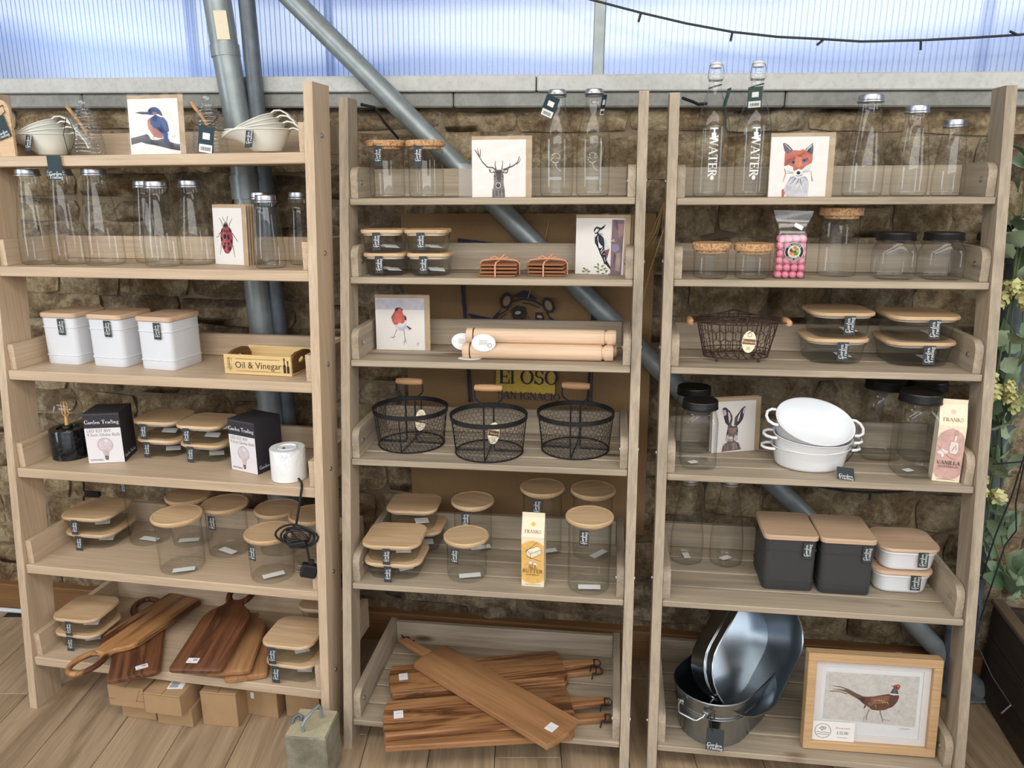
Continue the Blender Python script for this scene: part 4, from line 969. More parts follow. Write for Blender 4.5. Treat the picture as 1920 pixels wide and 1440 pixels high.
# its coiled flex and plug hang over the shelf edge
m = MB(); m.tube([(.040,-.028,.010),(.058,-.048,.008),(.066,-.066,.0),(.060,-.074,-.04),(.050,-.074,-.085),(.046,-.074,-.10)],.0032,8)
for k in range(4):
    m.tube([((.030+.011*(k % 3))*math.cos(a)*1.12+.050, -.076-.004*k+.004*math.sin(3*a+k), -.128-.004*(k % 2)+(.020+.0055*(k % 3))*math.sin(a)) for a in (2*PI*j/20 for j in range(20))],.0031,7,True)
m.tube([(.044,-.078,-.100),(.030,-.08,-.115),(.058,-.086,-.145),(.070,-.086,-.152)],.0031,7); m.tube([(.066,-.086,-.150),(.077,-.084,-.163),(.078,-.082,-.186),(.079,-.082,-.20)],.0031,7)
m.build('coiled_flex', M['cable'], t)
s = MB(); s.cbox(-.024,.024,-.008,.008,-.007,.007,.003,Matrix.Translation((.056,-.092,-.147))@Matrix.Rotation(-.25,4,'Y')); s.build('inline_switch', M['black_soft'], t)
Mx = Matrix.Translation((.077,-.082,-.221))@Matrix.Rotation(.5,4,'Z')@Matrix.Rotation(.35,4,'Y')
s = MB(); s.cbox(-.021,.021,-.014,.012,-.022,.014,.004,Mx); s.cbox(-.007,.007,-.007,.007,.012,.026,.002,Mx); s = s.build('mains_plug', M['black_soft'], t)
p_ = MB()
for a, b_ in ((-.026,-.012),(-.026,.004)): p_.box(a-.007,a+.006,-.004,.0,b_,b_+.0035,Mx)
p_.build('plug_pins', M['steel'], s)
def bulb_box(label, loc, rz):
    t = thing('bulb_box', label, 'box', loc, rz, 'boxed globe bulbs'); w, d, h = .098, .098, .148
    MB().cbox(-w/2,w/2,-d/2,d/2,.0006,h,.0008).build('carton', M['box_black'], t)
    MB().box(-w/2+.0006,w/2-.0006,-d/2-.0005,-d/2+.0002,.0012,h*.705).build('white_panel', M['box_white'], t)
    MB().box(-w/2,w/2,-d/2-.0003,-d/2,h-.0042,h-.0036).build('lid_seam', M['ink_grey'], t)
    f = -d/2-.0008
    lettering(t, ['Garden Trading'], .0112, M['ink_white'], (0,f,h*.83), name='lettering')
    o = sans(t, ['LED E27 8W','9.5cm Globe Bulb'], .0098, M['ink_grey'], (-.043,f,h*.625), 'lettering')
    sans(t, ['DIMMABLE'], .006, M['ink_black'], (-.043,f,.008), 'lettering')
    o = lettering(t, ['Garden Trading'], .0098, M['ink_white'], (w/2+.0008,-.002,.018), (0,0,PI/2), name='lettering')
    im = [('e',(206,190,196),0,20,33,33,0),('p',(206,190,196),[(-16,-4),(16,-4),(9,-30),(-9,-30)]),('e',(222,208,212),0,20,26,27,0),('p',(214,198,202),[(-13,0),(13,0),(7,-26),(-7,-26)]),('e',(238,232,234),6,38,7,6,0),('s',(222,186,140),2.2,[(-5,-16),(-6,20)]),('s',(222,186,140),2.2,[(3,-16),(3,22)]),('s',(214,196,170),2.5,[(0,-26),(0,-6)]),('p',(112,84,74),[(-8,-30),(8,-30),(7,-44),(3,-49),(-3,-49),(-7,-44)]),('s',(176,142,120),2,[(-8,-35),(8,-37)]),('s',(176,142,120),2,[(-8,-40),(7,-42)])]
    for k, i_ in enumerate(im):   # sketched y-up, flip to y-down
        im[k] = (i_[0],i_[1],i_[2],-i_[3])+i_[4:] if i_[0] == 'e' else i_[:-1]+([(a,-b) for a,b in i_[-1]],)
    a = art(t, 'printed_bulb', ((-50,-60),(50,-60),(-50,55),.066,.0755), im, y0=f, step=.00004); a.location = (.002,0,.0055)
bulb_box('black and white globe bulb box left of the stacked food containers', at(0,3,.211,.127), Y0+.30)
bulb_box('black and white globe bulb box right of the stacked food containers', at(0,3,.667,.125), Y0-.30)
def stack(k, i, u, v, w, d, h, labs, group, rz=0, du=(0,0), **kw):
    for j, lab in enumerate(labs):
        container(lab, at(k,i,u+du[j],v-(.0 if j == 0 else .002),j*(h+.0002)), w, d, h, group, yawof(k)+rz+(0,.03)[j], **kw)
FC = 'glass food containers with bamboo lids'
stack(0,3,.338,.205,.142,.135,.055,('glass food container, lower of the left pair between the bulb boxes','glass food container, upper of the left pair between the bulb boxes'),FC,-.02,(.004,0),tagx=-.026)
stack(0,3,.486,.188,.142,.135,.055,('glass food container, lower of the right pair between the bulb boxes','glass food container, upper of the right pair between the bulb boxes'),FC,-.04,(.006,0),tagx=-.026)
# fifth shelf: containers and jars
stack(0,4,.104,.188,.160,.16,.052,('glass food container, lower of the pair at the left of the fifth oak shelf','glass food container, upper of the pair at the left of the fifth oak shelf'),FC,.02,(.006,0),tagx=-.02)
BJ = 'glass storage jars with bamboo lids'
bamboo_jar('tall glass jar whose lid is hidden by the shelf above, fifth oak shelf', at(0,4,.250,.215), .058, .232, BJ, -.022, Y0, (.012,-.02,-.1))
bamboo_jar('glass storage jar in the middle of the fifth oak shelf, nearest its front edge', at(0,4,.452,.072), .0605, .160, BJ, None, Y0, (.026,-.035,.45))
bamboo_jar('glass storage jar standing behind the front middle jar, fifth oak shelf', at(0,4,.385,.228), .0575, .150, BJ, None, Y0, (.0,-.02,.35))
bamboo_jar('glass storage jar with a tag on its rim, right of the middle jar', at(0,4,.531,.185), .0575, .152, BJ, -.006, Y0, (.008,-.022,-.35))
bamboo_jar('short glass jar at the front right of the fifth oak shelf, below the coiled flex', at(0,4,.728,.072), .0595, .130, BJ, -.020, Y0, (.012,-.02,.7))
bamboo_jar('short glass jar at the back, left of the coiled flex', at(0,4,.675,.222), .0575, .132, BJ, None, Y0)
bamboo_jar('short glass jar at the back, half hidden by the coiled flex and the oak post', at(0,4,.803,.182), .0575, .140, BJ, None, Y0)
# bottom shelf
stack(0,5,.100,.118,.150,.14,.0525,('glass food container, lower of the pair at the left of the bottom oak shelf','glass food container, upper of the pair at the left of the bottom oak shelf'),FC,.0,(-.004,0),tagx=-.01)
stack(0,5,.788,.085,.150,.15,.0600,('glass food container, lower of the front pair at the right of the bottom oak shelf','glass food container, upper of the front pair at the right of the bottom oak shelf'),FC,-.02,(.006,0),tagx=-.034,tagw=.022,taph=.05)
stack(0,5,.798,.270,.140,.13,.058,('glass food container, lower of the back pair behind the bottom right stack','glass food container, upper of the back pair behind the bottom right stack'),FC,0,tagx=None)
def ring_board(label, loc, rot, L=.30, w=.15, mat='dark_acacia', sticker=None, ring=True):
    """acacia serving board: body along +x, open ring handle at -x; origin under the body's middle"""
    t = thing('serving_board', label, 'board', loc, 0, 'acacia serving boards', rot=rot); th = .018
    out = [(L/2,-w/2+.012),(L/2-.004,-w/2+.003),(L/2-.012,-w/2),(-L/2+.05,-w/2),(-L/2+.02,-w/2+.012),(-L/2-.01,-w/2+.042),(-L/2-.035,-.021)]
    full = out+[(a,-b) for a,b in out[::-1]]
    MB().prism(full,.0004,th,.0045).build('board', M[mat], t, 40)
    if sticker: link('price_sticker', shared('stk', sticker_mesh), t, (sticker[0],sticker[1],th+.0004), (0,0,sticker[2]))
    if not ring: return t
    n = 22; cx = -L/2-.035-.042; R = []
    pts = [(cx+.052*math.cos(a), .036*math.sin(a)) for a in (2*PI*k/n for k in range(n))]
    rr = [.0088+.0035*max(0,math.cos(2*PI*k/n)) for k in range(n)]
    m = MB()
    for k in range(n):
        x, y = pts[k]; a = 2*PI*k/n; nx, ny = math.cos(a), math.sin(a); r = rr[k]
        R.append([(x+nx*r*math.cos(b), y+ny*r*math.cos(b), th/2+.0080*math.sin(b)) for b in (2*PI*j/8 for j in range(8))])
    m.loft(R+[R[0]],False,False).build('ring_handle', M[mat], t, 60)
    return t
def sticker_mesh():
    m = MB().box(-.016,.016,-.010,.010,-.0003,.0002); x = .001
    for b in (.0012,.0008,.0016,.0008,.0012): m.box(x,x+b,-.002,.006,.0002,.0004,mi=1); x += b+.0012
    m.box(-.012,-.003,-.004,-.0034,.0002,.0004,mi=1)
    return m.mesh('price_sticker', [M['paper'], M['ink_black']])
z6 = .0
ring_board('dark acacia board underneath the crossed board, its ring at the back', at(0,5,.282,.087,.0005), (0,0,Y0-1.03), .32, .135, sticker=(.125,.018,1.75))
ring_board('dark acacia board with its ring handle jutting over the shelf edge', at(0,5,.250,.188,.0190), (0,0,Y0+1.38), .30, .136, 'streak_acacia')
ring_board('lighter acacia board lowest of the right pile on the bottom oak shelf', at(0,5,.618,.122,.0003), (0,0,Y0-1.15), .27, .115, 'acacia_light', ring=False)
ring_board('middle acacia board of the right pile on the bottom oak shelf', at(0,5,.590,.118,.0190), (0,0,Y0-1.28), .27, .12, 'acacia_light', ring=False)
ring_board('dark acacia board topmost of the right pile, its ring resting on the back rail', at(0,5,.529,.094,.0525), (0,.10,Y0-1.42), .28, .148, sticker=(.105,-.018,1.55))
# cardboard boxes under the shelf, concrete block
def carton(label, x, y, w, d, h, rz, z=0, flap=0, sticker=False):
    t = thing('cardboard_box', label, 'box', (x,y,z+.0004), rz, 'small brown boxes under the oak unit')
    MB().cbox(-w/2,w/2,-d/2,d/2,0,h,.001).build('box_body', M['carton_board'], t)
    m = MB(); m.box(-w/2-.0004,w/2+.0004,-d/2-.0010,-d/2-.0002,h*.36,h*.36+.0008) if flap else m.box(-w/2-.0004,w/2+.0004,-d/2-.0006,-d/2-.0001,h-.0035,h-.003)
    m.box(-.001,.001,-d/2,d/2,h,h+.0004); m.build('flap_edges', M['ink_brown'], t)
    if flap:
        f = MB().add([(-w*.28,-d/2-.0012,h*.34),(w*.28,-d/2-.0012,h*.34),(w*.42,-d/2-.0012,h*.98),(-w*.46,-d/2-.0012,h*.98)],[(0,1,2,3)]); f.build('tuck_flap', M['carton_board'], t)
    if sticker:
        def mk():
            m = MB().box(-.034,.034,-.022,.022,0,.0004); x_ = -.027
            for k in range(11): m.box(x_,x_+(.0012,.0022,.0008)[k % 3],-.006,.018,.0004,.0006,mi=1); x_ += .0034
            return m.mesh('shipping_label', [M['paper'], M['ink_black']])
        link('shipping_label', mk(), t, (.016,-d*.10,h+.0006), (0,0,1.75))
    return t
ry = Y0+.0
carton('brown box at the far left of the floor row, lower of two', -1.085,1.985,.108,.155,.058,ry)
carton('brown box at the far left of the floor row, upper of two', -1.100,1.958,.112,.155,.064,ry,.0584,1)
carton('brown box, lower of the second pair from the left', -.968,1.955,.110,.155,.058,ry)
carton('brown box with a bar-coded label, upper of the second pair from the left', -.982,1.925,.112,.155,.064,ry,.0584,0,True)
carton('brown box standing alone, middle of the floor row', -.842,1.950,.106,.150,.108,ry+.06)
t = carton('brown box with a small white sticker, second from the right', -.728,1.985,.098,.140,.108,ry-.05)
MB().box(-.034,-.024,-.0705,-.0702,.055,.075).build('sticker', M['paper'], t)
carton('brown box half hidden behind the concrete block', -.622,1.985,.098,.140,.104,ry+.12)
t = thing('concrete_block', 'small cast concrete block with a steel handle on the floor', 'weight', (-.536,1.70,0), -.10); w = .108
m = MB(); m.cbox(-w/2,w/2,-w/2,w/2,.0004,.148,.004); m.build('block', M['block'], t)
MB().cbox(-w/2+.003,w/2-.003,-w/2+.003,w/2-.003,.1481,.1492,.0004).build('pale_top', M['block_top'], t)  # top slab in a paler concrete tone than the sides
MB().tube([(-.010,-.034,.149),(-.011,-.034,.166),(-.006,-.024,.178),(.008,.004,.187),(.015,.018,.188),(.018,.022,.178),(.018,.022,.149)],.0042,10).build('bar_handle', M['pipe'], t)
MB().tube([(-.050,-.008,.149),(-.049,.002,.158),(-.040,.014,.160),(-.030,.012,.155),(-.030,.004,.150)],.0052,8).build('side_lug', M['pipe_dark'], t)
# ------------------------------------------------------------------ MIDDLE UNIT
CJ = 'tall cork-lidded jars on the top middle shelf'
cork_jar('tall cork-lidded jar with dark label, nearest the left post of the middle unit', at(1,0,.074,.096), .0455, .144, CJ, True, rz=Y1)
cork_jar('tall cork-lidded jar with dark label, right one of the pair', at(1,0,.179,.096), .0455, .143, CJ, True, rz=Y1)
# stag card: 6.4 units per pixel from (860, 240)
SG = ((160,125),(815,120),(160,812))
g1, g2, g3 = (88,80,80),(132,122,118),(60,54,56)
sg = [('s',g1,(9,20),[(195,240),(240,310),(290,390),(350,450),(410,455),(450,480)]),('s',g1,(6,12),[(230,225),(235,275),(252,320)]),('s',g1,(6,12),[(265,235),(262,290),(258,330)]),('s',g1,(6,14),[(445,375),(442,430),(455,480)]),
 ('s',g1,(9,20),[(740,320),(715,390),(670,430),(610,455),(540,480)]),('s',g1,(6,12),[(752,345),(738,385),(705,415)]),('s',g1,(6,12),[(625,400),(620,440),(590,460)]),('s',g1,(6,14),[(535,370),(532,430),(525,480)]),
 ('p',g2,[(440,480),(530,480),(548,560),(545,640),(560,720),(565,812),(405,812),(420,720),(428,640),(425,560)]),('p',g1,[(455,485),(520,485),(512,600),(500,640),(470,640),(465,590)]),('p',g3,[(430,480),(470,510),(520,505),(545,480),(520,520),(460,525)]),
 ('p',g1,[(430,520),(380,515),(362,470),(400,480),(438,505)]),('p',(232,228,222),[(425,512),(392,505),(385,480),(412,488)]),('p',g1,[(535,520),(590,525),(610,470),(570,475),(538,505)]),('p',(222,218,212),[(545,512),(582,510),(595,482),(565,488)]),
 ('e',g3,438,558,8,10,0),('e',g3,532,558,8,10,0),('e',(216,210,206),480,668,32,36,0),('e',g3,480,668,24,28,0),('e',(120,110,108),478,662,10,8,0)]
for x in range(412,565,14): sg.append(('s',(g1,(170,160,152),g3)[(x//14) % 3],(7,3),[(x,705+(x*7) % 40),(x+(x % 5)-2,770),(x+3,812)]))
card('greeting_card', 'greeting card with an antlered stag, top middle shelf', at(1,0,.384,.052), .153, .150, Y1, .06, SG, sg)
MB_ = MB()
t = thing('card_sleeve', 'empty clear card sleeve edge showing beside the stag card', 'sleeve', at(1,0,.345,.075), 0, rot=(-.12,.0,Y1+.08)); MB().box(-.075,.075,0,.0006,0,.085).build('sleeve', M['film'], t)
litre_bottle('clear litre bottle with a bar-coded dark tag at its neck, left one', at(1,0,.520,.095), 'clear litre bottles', True)
litre_bottle('clear litre bottle with its tag turned edge-on, right one', at(1,0,.612,.095), 'clear litre bottles', False)
SC = 'small glass food containers on the second middle shelf'
for lab, u, v, z in (('small glass food container, lower left of the stacked four',.081,.072,0),('small glass food container, upper left of the stacked four',.0775,.070,.0592),('small glass food container, lower right of the stacked four',.197,.074,0),('small glass food container, upper right of the stacked four',.1925,.072,.0592)):
    container(lab, at(1,1,u,v,z), .112, .100, .059, SC, Y1, taph=.044, tagw=.021, tagx=-.008)
def coasters(label, u, v, rz):
    t = thing('coaster_bundle', label, 'coasters', at(1,1,u,v), Y1+rz, 'tied coaster bundles'); w = .096; z = .0006; me = shared('coaster', lambda: MB().cbox(-w/2,w/2,-w/2,w/2,0,.0055,.0012).mesh('coaster', M['coaster_wood']))
    for k in range(4): link('coaster', me, t, (random.uniform(-.002,.002),random.uniform(-.002,.002),z), (random.uniform(-.012,.012)*(k > 0),0,random.uniform(-.05,.05))); z += .0088
    m = MB(); e = w/2+.003; r = .0021
    m.tube([(-.006,-e,.001),(-.006,-e,.030),(-.004,-e*.9,.0365),(.0,0,.0385),(.006,e*.9,.0365),(.006,e,.03),(.006,e,.001)],r,6); m.tube([(e,.0,.001),(e,.0,.031),(e*.88,0,.037),(0,.002,.0395),(-e*.88,.004,.037),(-e,.004,.031),(-e,.004,.001)],r,6)
    m.tube([(0,0,.040),(-.014,-.006,.049),(-.024,-.004,.044),(-.010,0,.040),(0,0,.041),(.012,.004,.053),(.022,.002,.046),(.006,0,.041)],r*.9,6); m.tube([(0,0,.041),(-.028,-.016,.0415),(-.044,-.024,.0395)],r*.9,6); m.tube([(0,0,.041),(.026,-.014,.0415),(.040,-.010,.040)],r*.9,6)
    m.build('leather_tie', M['leather'], t)
coasters('four wooden coasters tied with a tan leather lace, left bundle', .378, .080, .02); coasters('four wooden coasters tied with a tan leather lace, right bundle', .501, .098, -.02)
# woodpecker: 10.28 units per pixel from (1070, 390)
WP = ((145,160),(1020,205),(135,1225))
K, Wt = (34,34,48),(240,238,240)
wp = [('p',(134,110,116),[(795,215),(1015,230),(975,1290),(780,1270),(785,700)]),('p',(112,92,104),[(830,230),(890,235),(910,430),(880,420),(850,330)]),('p',(168,134,128),[(900,300),(1000,300),(990,520),(930,560),(905,440)]),('p',(150,140,168),[(800,690),(900,680),(940,780),(870,840),(800,800)]),('p',(178,152,142),[(880,860),(960,840),(950,1200),(870,1180)]),('p',(104,80,84),[(840,860),(880,900),(850,1080),(830,1000)]),('p',(188,160,146),[(920,940),(965,960),(950,1150),(915,1120)]),('s',(110,88,96),14,[(905,600),(960,640),(980,800)]),('p',(196,170,160),[(790,600),(840,570),(850,640),(780,645)]),
 ('p',(150,58,74),[(680,790),(760,765),(735,880),(700,990),(670,930)]),
 ('p',K,[(485,520),(540,470),(600,500),(650,560),(665,660),(665,760),(690,880),(710,980),(780,1110),(785,1165),(720,1090),(700,1060),(672,1060),(640,960),(590,860),(545,740),(490,640)]),
 ('p',Wt,[(545,500),(555,620),(590,680),(635,720),(600,750),(565,740),(550,640),(535,560)]),('p',(222,226,224),[(665,560),(700,600),(720,700),(760,760),(690,790),(668,760)]),('s',Wt,(16,10),[(600,810),(640,740)]),('s',Wt,(14,8),[(610,850),(660,780)]),('s',Wt,(14,8),[(650,870),(680,860)]),('s',Wt,(12,8),[(665,920),(690,1010)]),
 ('p',K,[(465,420),(475,380),(500,345),(545,338),(575,360),(600,360),(685,300),(650,370),(560,430),(545,470),(490,475)]),('p',(242,238,238),[(480,430),(520,370),(555,375),(552,410),(520,445),(490,455)]),('e',(20,20,26),538,378,11,12,0),('p',(240,234,232),[(485,490),(530,490),(500,540)]),('s',K,(14,8),[(545,465),(600,480),(640,500)]),('s',(230,226,224),12,[(575,400),(600,440),(660,490)]),
 ('s',(96,80,84),8,[(780,600),(815,560)]),('s',(96,80,84),8,[(770,640),(850,640)])]
for x, y, a in ((305,1130,30),(350,1160,-20),(290,1185,10),(390,1190,0),(510,1105,0),(560,1060,70),(560,1130,60),(640,1090,-30),(620,1165,0),(685,1140,-30),(715,1190,-45),(650,1235,0),(555,1195,0),(760,1260,-50)): wp.append(('e',(124,138,76),x,y,30,15,a))
for q in ([(345,1240),(335,1180),(300,1130)],[(580,1270),(575,1180),(555,1060)],[(710,1270),(690,1180),(640,1110)],[(375,1245),(370,1190)]): wp.append(('s',(140,140,90),5,q))
card('greeting_card', 'greeting card with a spotted woodpecker on a trunk, second middle shelf', at(1,1,.640,.108), .142, .152, Y1-.20, .05, WP, wp)
card('greeting_card', 'kraft-backed card filed behind the woodpecker card', at(1,1,.647,.119), .142, .150, Y1-.20, .05, film=False)
# robin: 11.08 units per pixel from (690, 530)
RB = ((140,225),(1165,235),(160,1275))
rb = [('p',(210,208,218),[(140,225),(1165,235),(1170,470),(145,460)]),('s',(70,60,64),(10,8),[(598,860),(545,970),(525,1015)]),('s',(70,60,64),6,[(445,1022),(525,1018),(575,1012)]),('s',(70,60,64),6,[(525,1018),(478,1035)]),('s',(70,60,64),6,[(525,1018),(530,1075)]),('s',(70,60,64),(10,8),[(745,880),(755,980),(768,1080)]),('s',(70,60,64),6,[(800,1070),(768,1085),(720,1135)]),('s',(70,60,64),6,[(768,1085),(800,1140)]),('s',(70,60,64),6,[(768,1085),(742,1170)]),
 ('p',(58,48,50),[(815,785),(905,845),(895,862),(860,855),(870,885),(800,865),(790,800)]),('p',(226,224,228),[(800,800),(850,850),(860,880),(800,865)]),
 ('p',(70,58,58),[(480,610),(520,550),(555,490),(565,440),(600,420),(680,420),(705,450),(740,462),(710,485),(730,560),(790,600),(800,650),(800,760),(760,700),(500,700)]),
 ('p',(232,228,230),[(500,700),(560,780),(590,850),(660,890),(740,890),(790,840),(808,760),(790,660),(700,740),(560,720)]),('p',(206,204,214),[(600,800),(700,830),(790,740),(800,790),(740,890),(660,890)]),
 ('p',(212,82,68),[(560,500),(600,490),(640,440),(690,440),(710,485),(735,560),(760,640),(765,700),(720,750),(660,730),(600,765),(540,765),(500,700),(500,620),(525,560)]),('p',(226,106,88),[(610,520),(660,560),(700,640),(690,720),(620,740),(560,700),(550,620)]),('p',(232,228,230),[(600,770),(650,725),(710,755),(680,800),(620,800)]),('e',(20,16,18),593,472,13,13,0),('p',(60,50,50),[(690,455),(740,462),(705,480)])]
for k in range(16): x = 540+13*k; rb.append(('s',(196,70,60),(5,2),[(x,560+(k*37) % 90),(x-4,620+(k*37) % 90)]))
rb.append(('s',(140,132,136),6,[(1020,1120),(1015,1190),(1045,1130),(1075,1125),(1045,1160),(1050,1200)]))
card('greeting_card', 'greeting card with a red-breasted robin, third middle shelf', at(1,2,.105,.135), .152, .152, Y1, .05, RB, rb)
# three rolling pins in a little pile
def pin(label, u, v, z, tagged):
    t = thing('rolling_pin', label, 'rolling pin', at(1,2,u,v,z), Y1+.005, 'plain wooden rolling pins'); L, r = .388, .0205
    pr = [(r*.9,-L/2),(r,-L/2+.003),(r,-L/2+.017),(r*.93,-L/2+.018),(r*.93,-L/2+.021),(r,-L/2+.023),(r,L/2-.031),(r*.80,L/2-.028),(r*.80,L/2-.025),(r,L/2-.021),(r,L/2-.003),(r*.9,L/2)]
    MB().lathe(pr,28,M=Matrix.Translation((0,0,r))@Matrix.Rotation(PI/2,4,'Y')).build('roller', M['pale_beech'], t, 50)
    MB().tube([(-L/2+.0195, r*.96*math.cos(a), r+r*.96*math.sin(a)) for a in (2*PI*k/18 for k in range(18))],.0012,5,True).build('tag_cord', M['cable'], t)
    if tagged:
        n = 24; e = MB().loft([[(.031*math.cos(a),y,.0225*math.sin(a)) for a in (2*PI*k/n for k in range(n))] for y in (-.0005,.0005)]).build('oval_tag', M['paper'], t); e.location = tagged[0]; e.rotation_euler = tagged[1]
        m = MB()
        for k in range(4): m.box(-.012,.010,-.0009,-.0006,.006-.0035*k,.0068-.0035*k)
        m.tube([(.016+.005*math.cos(a),-.0008,-.006+.005*math.sin(a)) for a in (2*PI*k/12 for k in range(12))],.0006,4,True); m.build('small_print', M['ink_grey'], e)
    return t
pin('plain wooden rolling pin at the front bottom of the pile', .482, .056, .0002, ((-.176,-.006,.0012),(PI/2-.02,0,.0)))
pin('plain wooden rolling pin at the back bottom of the pile', .490, .0985, .0002, ((-.205,-.026,.040),(-.1,.1,.05)))
pin('plain wooden rolling pin lying on top of the other two', .488, .0775, .0355, ((-.143,-.0405,.010),(-.16,.02,.03)))
# black wire baskets
def hexes(mb, fn, nu, nv, r, n=3):
    for j in range(nv):
        for i in range(nu):
            a, b = i+(.5 if j % 2 else 0), j*1.0
            p = [fn(a,b), fn(a+.5,b+.33), fn(a+.5,b+.67+.33-.0)]
            mb.tube([fn(a-.5,b+.33),fn(a,b+.0)],r,n); mb.tube([fn(a,b),fn(a+.5,b+.33)],r,n); mb.tube([fn(a+.5,b+.33),fn(a+.5,b+1.0)],r,n)
def basket_mesh():
    m = MB(); nu, nv = 44, 9; H = .098
    def fn(a, b):
        k = min(1,b/nv); r = .0905+.0105*k; t = 2*PI*a/nu; return (r*math.cos(t), r*math.sin(t), .004+H*k)
    hexes(m, fn, nu, nv, .00055); return m.mesh('wire_netting', M['wire'], 0)
def basket_floor():
    m = MB(); s = .0125; R = .089
    for j in range(-9,10):
        for i in range(-8,9):
            x, y = (i+(.5 if j % 2 else 0))*s, j*s*.86
            for q in (((x,y),(x+s*.5,y+s*.29)),((x,y),(x-s*.5,y+s*.29)),((x+s*.5,y+s*.29),(x+s*.5,y+s*.86))):
                if all(a*a+b*b < R*R for a,b in q): m.tube([(a,b,.0042) for a,b in q],.00055,3)
    return m.mesh('base_netting', M['wire'], 0)
def wire_basket(label, u, v, rz, tagp=None):
    t = thing('wire_basket', label, 'basket', at(1,3,u,v), Y1+rz, 'round black wire baskets')
    link('wire_netting', shared('bkn', basket_mesh), t)['kind'] = 'stuff'; link('base_netting', shared('bkf', basket_floor), t)['kind'] = 'stuff'
    link('rim_band', shared('bkr', lambda: MB().lathe([(.1005,.0955),(.1035,.0955),(.1040,.1075),(.1010,.1075),(.1005,.0955)],48,False,False).mesh('rim_band', M['wire'])), t)
    def fr():
        m = MB(); m.tube([(.0905*math.cos(a),.0905*math.sin(a),.0028) for a in (2*PI*k/40 for k in range(40))],.0022,6,True)
        m.tube([(0,-.101,.098),(0,-.0905,.004),(0,0,.004),(0,.0905,.004),(0,.101,.098)],.0019,6)
        for s in (-1,1): m.tube([(s*.0895,0,.004),(s*.016,0,.005),(s*.0135,0,.012),(s*.0135,0,.118),(s*.016,0,.130),(s*.035,0,.146),(s*.0375,0,.152),(s*.0365,0,.170),(s*.030,0,.176)],.0024,7)
        m.tube([(-.101,0,.104),(-.0905,0,.004)],.0012,5); m.tube([(.101,0,.104),(.0905,0,.004)],.0012,5)
        return m.mesh('wire_frame', M['wire'], 50)
    link('wire_frame', shared('bkw', fr), t)
    link('wooden_grip', shared('bkg', lambda: MB().lathe([(.0065,-.037),(.0085,-.034),(.0098,-.015),(.0100,.01),(.0085,.034),(.0065,.037)],16,M=Matrix.Translation((0,0,.1775))@Matrix.Rotation(PI/2,4,'Y')).mesh('wooden_grip', M['grip'], 50)), t)
    if tagp: oval_tag(t, tagp, (-.06,.12,.0))
    return t
def oval_tag(t, loc, rot, w=.0155, h=.030):
    n = 24
    e = link('oval_tag', shared(('ov', w), lambda: MB().loft([[(w*math.cos(a),y,h*math.sin(a)) for a in (2*PI*k/n for k in range(n))] for y in (-.0006,.0006)]).mesh('oval_tag', M['cream'])), t, loc, rot)
    link('dark_band', shared(('ob', w), lambda: MB().box(-w*.93,w*.93,-.0009,-.0007,-h*.24,h*.24).mesh('dark_band', M['crate_dark'])), e)
    lettering(e, ['Provence'], w*.42, M['cream'], (0,-.0012,.001), lead=1)
    link('emblem', shared(('oe', w), lambda: MB().tube([(w*.3*math.cos(a),-.0007,h*.62+w*.3*math.sin(a)) for a in (2*PI*k/12 for k in range(12))],w*.03,4,True).tube([(w*.35*math.cos(a),-.0007,-h*.6+w*.3*math.sin(a)) for a in (2*PI*k/5*2 for k in range(5))],w*.04,4,True).mesh('emblem', M['crate_dark'])), e)
    return e
GL['P'] = (.8,[L_(.2,0,.2,1),R_(.3,.72,.42,.28,T_,H_,-90,90),L_(.1,.965,.32,.965,H_),L_(.2,.47,.32,.47,H_),S_(.2,0)])
wire_basket('round black wire basket, leftmost of three', .126, .146, -.05, (.032,-.012,.072))
wire_basket('round black wire basket, middle and foremost of three', .352, .100, .03, (.015,-.018,.058))
wire_basket('round black wire basket, rightmost of three', .580, .148, -.08)
# fifth shelf
G5 = 'glass food containers on the fifth middle shelf'
stack(1,4,.101,.094,.160,.150,.0525,('glass food container, lower front one at left of the fifth middle shelf','glass food container, upper front one at left of the fifth middle shelf'),G5,.0,(0,-.003),tagx=-.006)
stack(1,4,.112,.252,.148,.130,.066,('glass food container, lower back one at left of the fifth middle shelf','glass food container, upper back one at left of the fifth middle shelf'),G5,.0,(.012,.0),tagx=None)
GJ = 'bamboo-lidded jars on the fifth middle shelf'
bamboo_jar('short bamboo-lidded jar at the front, left of the yellow shortbread carton', at(1,4,.297,.086), .0535, .118, GJ, -.022, Y1, (.012,-.022,.28))
bamboo_jar('medium bamboo-lidded jar behind the short one', at(1,4,.285,.250), .0545, .150, GJ, -.010, Y1, (.025,-.02,.4))
bamboo_jar('tall bamboo-lidded jar at the back, behind the yellow shortbread carton', at(1,4,.487,.250), .0555, .200, GJ, -.010, Y1, (.015,-.02,.4))
bamboo_jar('tall bamboo-lidded jar at the front, nearest the right post', at(1,4,.627,.064), .0545, .202, GJ, -.012, Y1, (.003,-.024,.08))
bamboo_jar('tall bamboo-lidded jar at the back, right of the carton', at(1,4,.630,.250), .0555, .200, GJ, None, Y1, (.02,-.02,.9))
